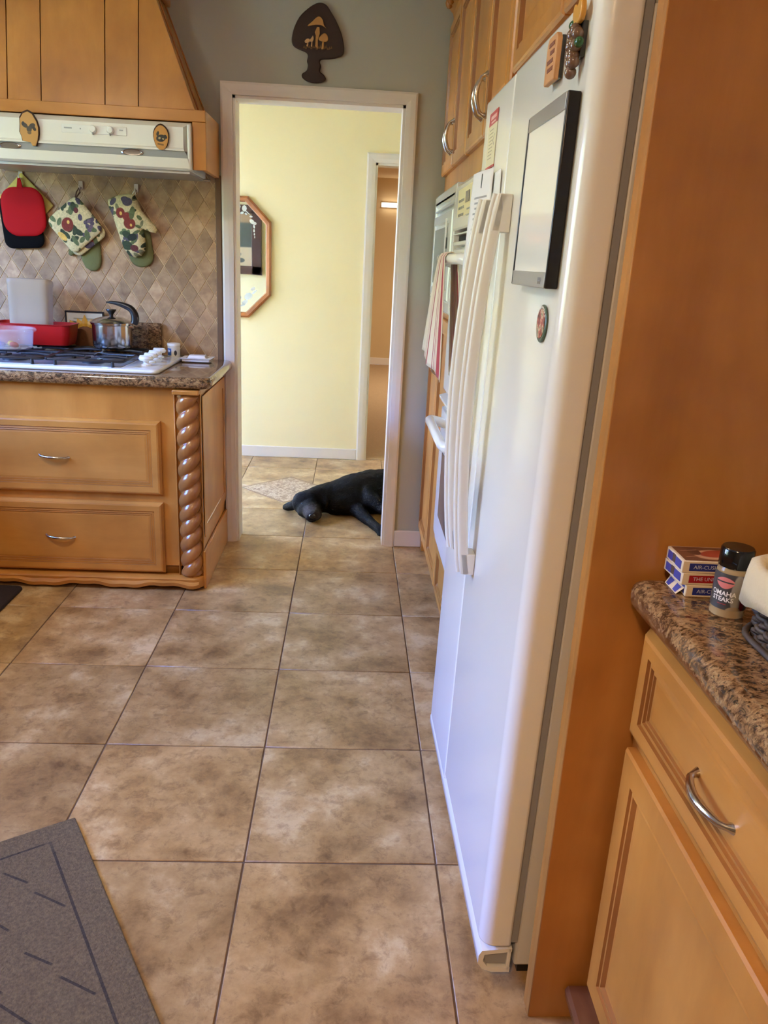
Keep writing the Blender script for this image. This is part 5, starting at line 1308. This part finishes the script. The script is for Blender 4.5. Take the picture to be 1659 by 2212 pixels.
# spice jar
jx, jy = .7545, -.536
sj = thing('spice_jar', 'clear spice jar with black cap and grey label', 'jar', (jx, jy, RT + .0006))
zj = RT + .0006; jr_ = .0235
MT['jar_glass'] = thin_clear('jar_plastic', (206, 176, 128), .55, .08)
obj('body', MB().lathe([(0, zj), (.020, zj), (jr_, zj + .003), (jr_, zj + .008), (jr_ - .0006, zj + .010), (jr_ - .0006, zj + .066), (jr_ - .002, zj + .071), (.019, zj + .075), (.019, zj + .080), (0, zj + .080)], (jx, jy, 0), 36), 'jar_glass', sj, smooth=40)
obj('cap', MB().lathe([(jr_ - .0012, zj + .0735), (jr_ - .0008, zj + .075), (jr_ - .0012, zj + .098), (jr_ - .003, zj + .1005), (0, zj + .1005)], (jx, jy, 0), 36), plain('gloss_black', (12, 11, 11), .14, var=.1), sj, smooth=40)
lbm = MB(); v = []; nn = 30
lr = jr_ + .0002; a0, a1 = 150, 400           # label wraps around the front
for i in range(nn + 1):
    a = R(a0 + (a1 - a0) * i / nn)
    v += [(jx + lr * math.cos(a), jy + lr * math.sin(a), zj + .014), (jx + lr * math.cos(a), jy + lr * math.sin(a), zj + .066)]
lbm.add(v, [(2 * i, 2 * i + 2, 2 * i + 3, 2 * i + 1) for i in range(nn)])
dirv = Vector((CAMP.x - jx, CAMP.y - jy, 0)).normalized()
ang = math.atan2(dirv.y, dirv.x) - R(6); Nn = Vector((math.cos(ang), math.sin(ang), 0)); Uu = Vector((-Nn.y, Nn.x, 0))
q = Vector((jx, jy, zj)) + Nn * lr
lab_m = print_mat('spice_label', (66, 66, 66), [('e', tuple(Vector((0, 0, .040)) + Nn * lr + Uu * .014), (.010, .010, .030), (0, 0, 0), (150, 146, 138)), ('e', tuple(Vector((0, 0, .034)) + Nn * lr * .75 + Uu * .024), (.008, .008, .040), (0, 0, 0), (140, 26, 28)), ('e', tuple(Vector((0, 0, .012)) + Nn * lr + Uu * .012), (.012, .012, .008), (0, 0, 0), (160, 140, 110))], .4)
lo = obj('label', lbm, lab_m, sj, smooth=60)
em = MB(); an1 = ang - R(14)
def bent(x_, z_, off): return Vector((jx + (lr + off) * math.cos(an1 + x_ / lr), jy + (lr + off) * math.sin(an1 + x_ / lr), zj + z_))
for zc, up in ((.0550, 1), (.0530, -1)):
    v = []
    for i in range(17):
        x_ = -.0125 + .025 * i / 16; h_ = (.0052 if up > 0 else .0080) * (1 - (x_ / .0125) ** 2) ** (.8 if up > 0 else .9)
        v += [bent(x_, zc, .0005), bent(x_, zc + up * h_ + up * .0006, .0005)]
    em.add(v, [(2 * i, 2 * i + 2, 2 * i + 3, 2 * i + 1) for i in range(16)])
obj('emblem', em, plain('emblem_pink', (206, 118, 112), .4, var=.05), lo)
an2 = ang - R(14); N2 = Vector((math.cos(an2), math.sin(an2), 0)); U2 = Vector((-N2.y, N2.x, 0))
for s_, zz, sz in (('OMAHA', .0372, .0096), ('STEAKS', .0288, .0090)):
    obj('lettering', text_mb(s_, sz, Vector((jx, jy, zj + zz)) + N2 * lr, U2, (0, 0, 1), N2, .0006, 'CENTER', lr, .00022), 'white', lo)
obj('red_rule', text_mb('____', .006, Vector((jx, jy, zj + .0245)) + N2 * lr, U2, (0, 0, 1), N2, .0006, 'CENTER', lr, .0003), plain('rule_red', (170, 60, 60), .4, var=.05), lo)

# woven basket with cloth liner
bx0, bx1, by0, by1 = .748, 1.10, -.98, -.578
bk = thing('wicker_basket', 'dark woven basket lined with cream cloth at the counter edge', 'basket', (.92, -.78, RT))
MT['wicker'] = plain('dark_wicker', (70, 56, 43), .6, .3, 200, .25, 60)
core = rect_tub('basket_core', bx0 + .004, bx1 - .004, by0 + .004, by1 - .004, RT + .001, RT + .085, .010, .05, 'dark', bk)
def rr_path(ins, z, n=96, r=.05):
    q = []; hx_, hy_ = (bx1 - bx0) / 2 - ins, (by1 - by0) / 2 - ins; cx, cy = (bx0 + bx1) / 2, (by0 + by1) / 2
    for sx_, sy_, a0 in ((1, -1, -90), (1, 1, 0), (-1, 1, 90), (-1, -1, 180)):
        for a, b in arc(sx_ * (hx_ - r), sy_ * (hy_ - r), r, a0, a0 + 90, 8): q.append(Vector((cx + a, cy + b, z)))
    q.append(q[0].copy()); L_ = [0]
    for a, b in zip(q[:-1], q[1:]): L_.append(L_[-1] + (b - a).length)
    out = []
    for i in range(n):
        s_ = L_[-1] * i / n
        for k in range(len(q) - 1):
            if L_[k] <= s_ <= L_[k + 1] + 1e-9:
                t = (s_ - L_[k]) / max(1e-9, L_[k + 1] - L_[k]); out.append(q[k].lerp(q[k + 1], t)); break
    return out
cx_, cy_ = (bx0 + bx1) / 2, (by0 + by1) / 2
for r_i in range(10):
    z = RT + .007 + r_i * .0080; P_ = rr_path(.006 - r_i * .0006, z, 420)
    pts = []
    for i, p in enumerate(P_):
        n_ = (p - Vector((cx_, cy_, z))); n_.z = 0; n_.normalize()
        pts.append(p + n_ * .0045 * math.sin(math.pi * i / 3.5 + (math.pi if r_i % 2 else 0)) + Vector((0, 0, .0015 * math.cos(math.pi * i / 3.5))))
    pts.append(pts[0])
    obj('woven_strand', MB().tube(pts, .0040, 6, False), 'wicker', bk, smooth=70)
base_p = rr_path(-.004, RT + .0055, 96); base_p.append(base_p[0])
obj('base_cord', MB().tube(base_p, .0045, 6, False), 'wicker', bk, smooth=70)
# liner: inside, over the rim, hanging outside
MT['linen'] = plain('cream_linen', (214, 196, 160), .9, .35, 260, .05, 20)
n = 120; prof_l = [(.020, .030), (.010, .07), (.004, .100), (-.004, .106), (-.011, .100), (-.013, .085), (-.014, .07), (-.015, 1)]
v = []
for k, (ins, h_) in enumerate(prof_l):
    P_ = rr_path(ins, RT, n)
    for i, p in enumerate(P_):
        w_ = math.sin(i * .55) * .5 + math.sin(i * 1.3 + 1) * .3
        n_ = Vector((p.x - cx_, p.y - cy_, 0)).normalized()
        hh_ = h_ if h_ < 1 else .050 - .018 * math.sin((p.y - by1) * 9 + .3) + .004 * w_
        v.append(p + n_ * .0055 * w_ * (1 if k > 3 else .5) + Vector((0, 0, hh_ + (.004 * w_ if 1 < k < 5 else 0))))
f = [(i * n + j, i * n + (j + 1) % n, (i + 1) * n + (j + 1) % n, (i + 1) * n + j) for i in range(len(prof_l) - 1) for j in range(n)]
obj('cloth_liner', MB().add(v, f), 'linen', bk, smooth=80, solid=.002)
o = obj('snack_bag', MB().grid(lambda u, v_: Vector((.86 + .10 * u, -.70 + .02 * math.sin(u * 3) - .02 * v_, RT + .03 + .10 * v_ + .008 * math.sin(u * 9))), 10, 8), plain('yellow_wrap', (222, 200, 40), .35, var=.05), None, origin=(.9, -.70, RT), solid=.02, smooth=60, sub=1)
tag(o, 'yellow packet standing inside the cloth-lined basket', 'packet')

# ================================================================== MATS
d1 = Vector((.523, -.853, 0)).normalized(); d2 = Vector((-d1.y, d1.x, 0)) * -1
c0 = Vector((-.439, .136, 0))
lines = []
def bar(a, b, w_=.0035):
    """line on the mat in its own frame: x along d1, y along d2"""
    a, b = Vector((*a, 0)), Vector((*b, 0)); m_ = (a + b) / 2; t = b - a
    return ('b', (m_.x, m_.y, 0), (t.length / 2, w_, 1), (0, 0, math.atan2(t.y, t.x)), (56, 46, 34))
lines += [bar((.064, .072), (1.1, .066), .003), bar((.064, .072), (.066, .66), .003)]
for k in range(5):                      # slanting leaf strokes inside the border line
    s_ = .125 * 2 * k
    lines += [bar((.113 + s_, .183), (.172 + s_, .141), .0028), bar((.207 + s_, .135), (.282 + s_, .086), .0028), bar((.10 + s_, .30), (.19 + s_, .235), .0028), bar((.21 + s_, .245), (.29 + s_, .20), .0028)]
mt_ = print_mat('mat_print', (98, 82, 56), lines, .95, 1.0, 260, .35)
mo_ = MB().prism([(0, 0), (1.15, 0), (1.15, .72), (0, .72)], (0, 0, 0), (1, 0, 0), (0, 1, 0), (0, 0, 1), .0005, .011)
o = obj('floor_mat', mo_, mt_, None, bevel=.004, seg=2)
o.matrix_world = Matrix(((d1.x, d2.x, 0, c0.x), (d1.y, d2.y, 0, c0.y), (0, 0, 1, 0), (0, 0, 0, 1)))
tag(o, 'grey floor mat with embossed line pattern in the lower left', 'mat')
o = obj('floor_mat', MB().prism(rrect(-1.52, 1.13, .80, .84, .03), (0, 0, 0), (1, 0, 0), (0, 1, 0), (0, 0, 1), .0005, .012), plain('black_rubber', (30, 20, 20), .7, .5, 120, .15), None, origin=(-1.52, 1.13, 0), bevel=.004)
tag(o, 'black floor mat in front of the cooktop cabinet', 'mat')

# counter run added out of view to shade the left floor from window light
sk = thing('shading_cabinet', 'unseen maple cabinet run added to shade the left floor', 'cabinet', (-2.2, 0, 0))
obj('carcass', MB().box(-2.69, -1.79, -2.6, 1.50, .10, .865).box(-2.69, -1.86, -2.6, 1.50, 0, .10), 'wood', sk)
for k in range(6):
    y_ = -2.5 + k * .66
    obj('door', MB().rings(.63, .70, SHAKER, (-1.79, y_, .13), (0, 1, 0), (0, 0, 1), (1, 0, 0)), 'wood', sk)
o = obj('countertop', slab([(-2.699, -2.65), (-1.74, -2.65), (-1.74, 1.53), (-2.699, 1.53)], .8875, .045, .018), 'granite', None, origin=(-2.2, 0, .9), smooth=40)
tag(o, 'unseen granite counter added to block low window light', 'countertop')

# ================================================================== OUTDOORS (lights the rooms through the windows) AND ROOM LAMPS
struct('ground', MB().box(-40, -3.15, -30, 30, -.4, -.3), 'lawn', 'lawn outside the kitchen window')
hd_ = MB()
hv = MB(); rh = random.Random(2)
for i in range(26):
    hv.ball((-11 + rh.uniform(-.4, .4), -15 + i * 1.2, 1.0), (1.0, 1.1, 3.3 + rh.uniform(-.25, .35)), 14, 10)  # unseen hedge, raised so sky light reaches only the lower refrigerator
o = obj('bounce_wall', MB().box(-5.2, -5.0, 1.2, 9.0, -.3, 3.4), plain('sunlit_stucco', (224, 220, 204), .9, .3, 40, .06), None, origin=(-5.1, 4, -.3)); tag(o, 'unseen pale stucco wall added to bounce sunlight into the hall', 'garden wall')  # out-of-view wall added to reflect warm sunlight through the hall window
o = obj('hedge', hv, 'green_leaf', None, origin=(-11, 0, -.3), smooth=80); tag(o, 'long clipped green hedge across the lawn outside', 'hedge')

def ceiling_lamp(name, label, loc, power, color, r_=.16):
    t = thing(name, label, 'lamp', loc)
    x, y, z = loc
    obj('canopy', MB().lathe([(r_ + .01, z), (r_ + .012, z - .02), (r_, z - .03), (0, z - .03)], (x, y, 0), 28), 'white_paint', t, smooth=40)
    l = bpy.data.lights.new('bulb', 'AREA'); l.shape = 'DISK'; l.size = r_ * 2; l.energy = power; l.color = color
    o_ = bpy.data.objects.new('bulb', l); COL.objects.link(o_); o_.parent = t; o_.location = (0, 0, -.034)
ceiling_lamp('ceiling_lamp', 'round warm ceiling lamp in the kitchen behind the viewer', (-.25, -2.2, CEIL - .001), 29, (1, .66, .38))
ceiling_lamp('ceiling_lamp', 'round ceiling lamp over the middle of the kitchen', (-1.25, .1, CEIL - .001), 20, (1, .90, .76))
ceiling_lamp('ceiling_lamp', 'added unseen warm ceiling lamp lighting the far carpeted room', (1.6, 7.2, 2.419), 55, (1, .87, .70))  # lamp out of view, added to light the far room
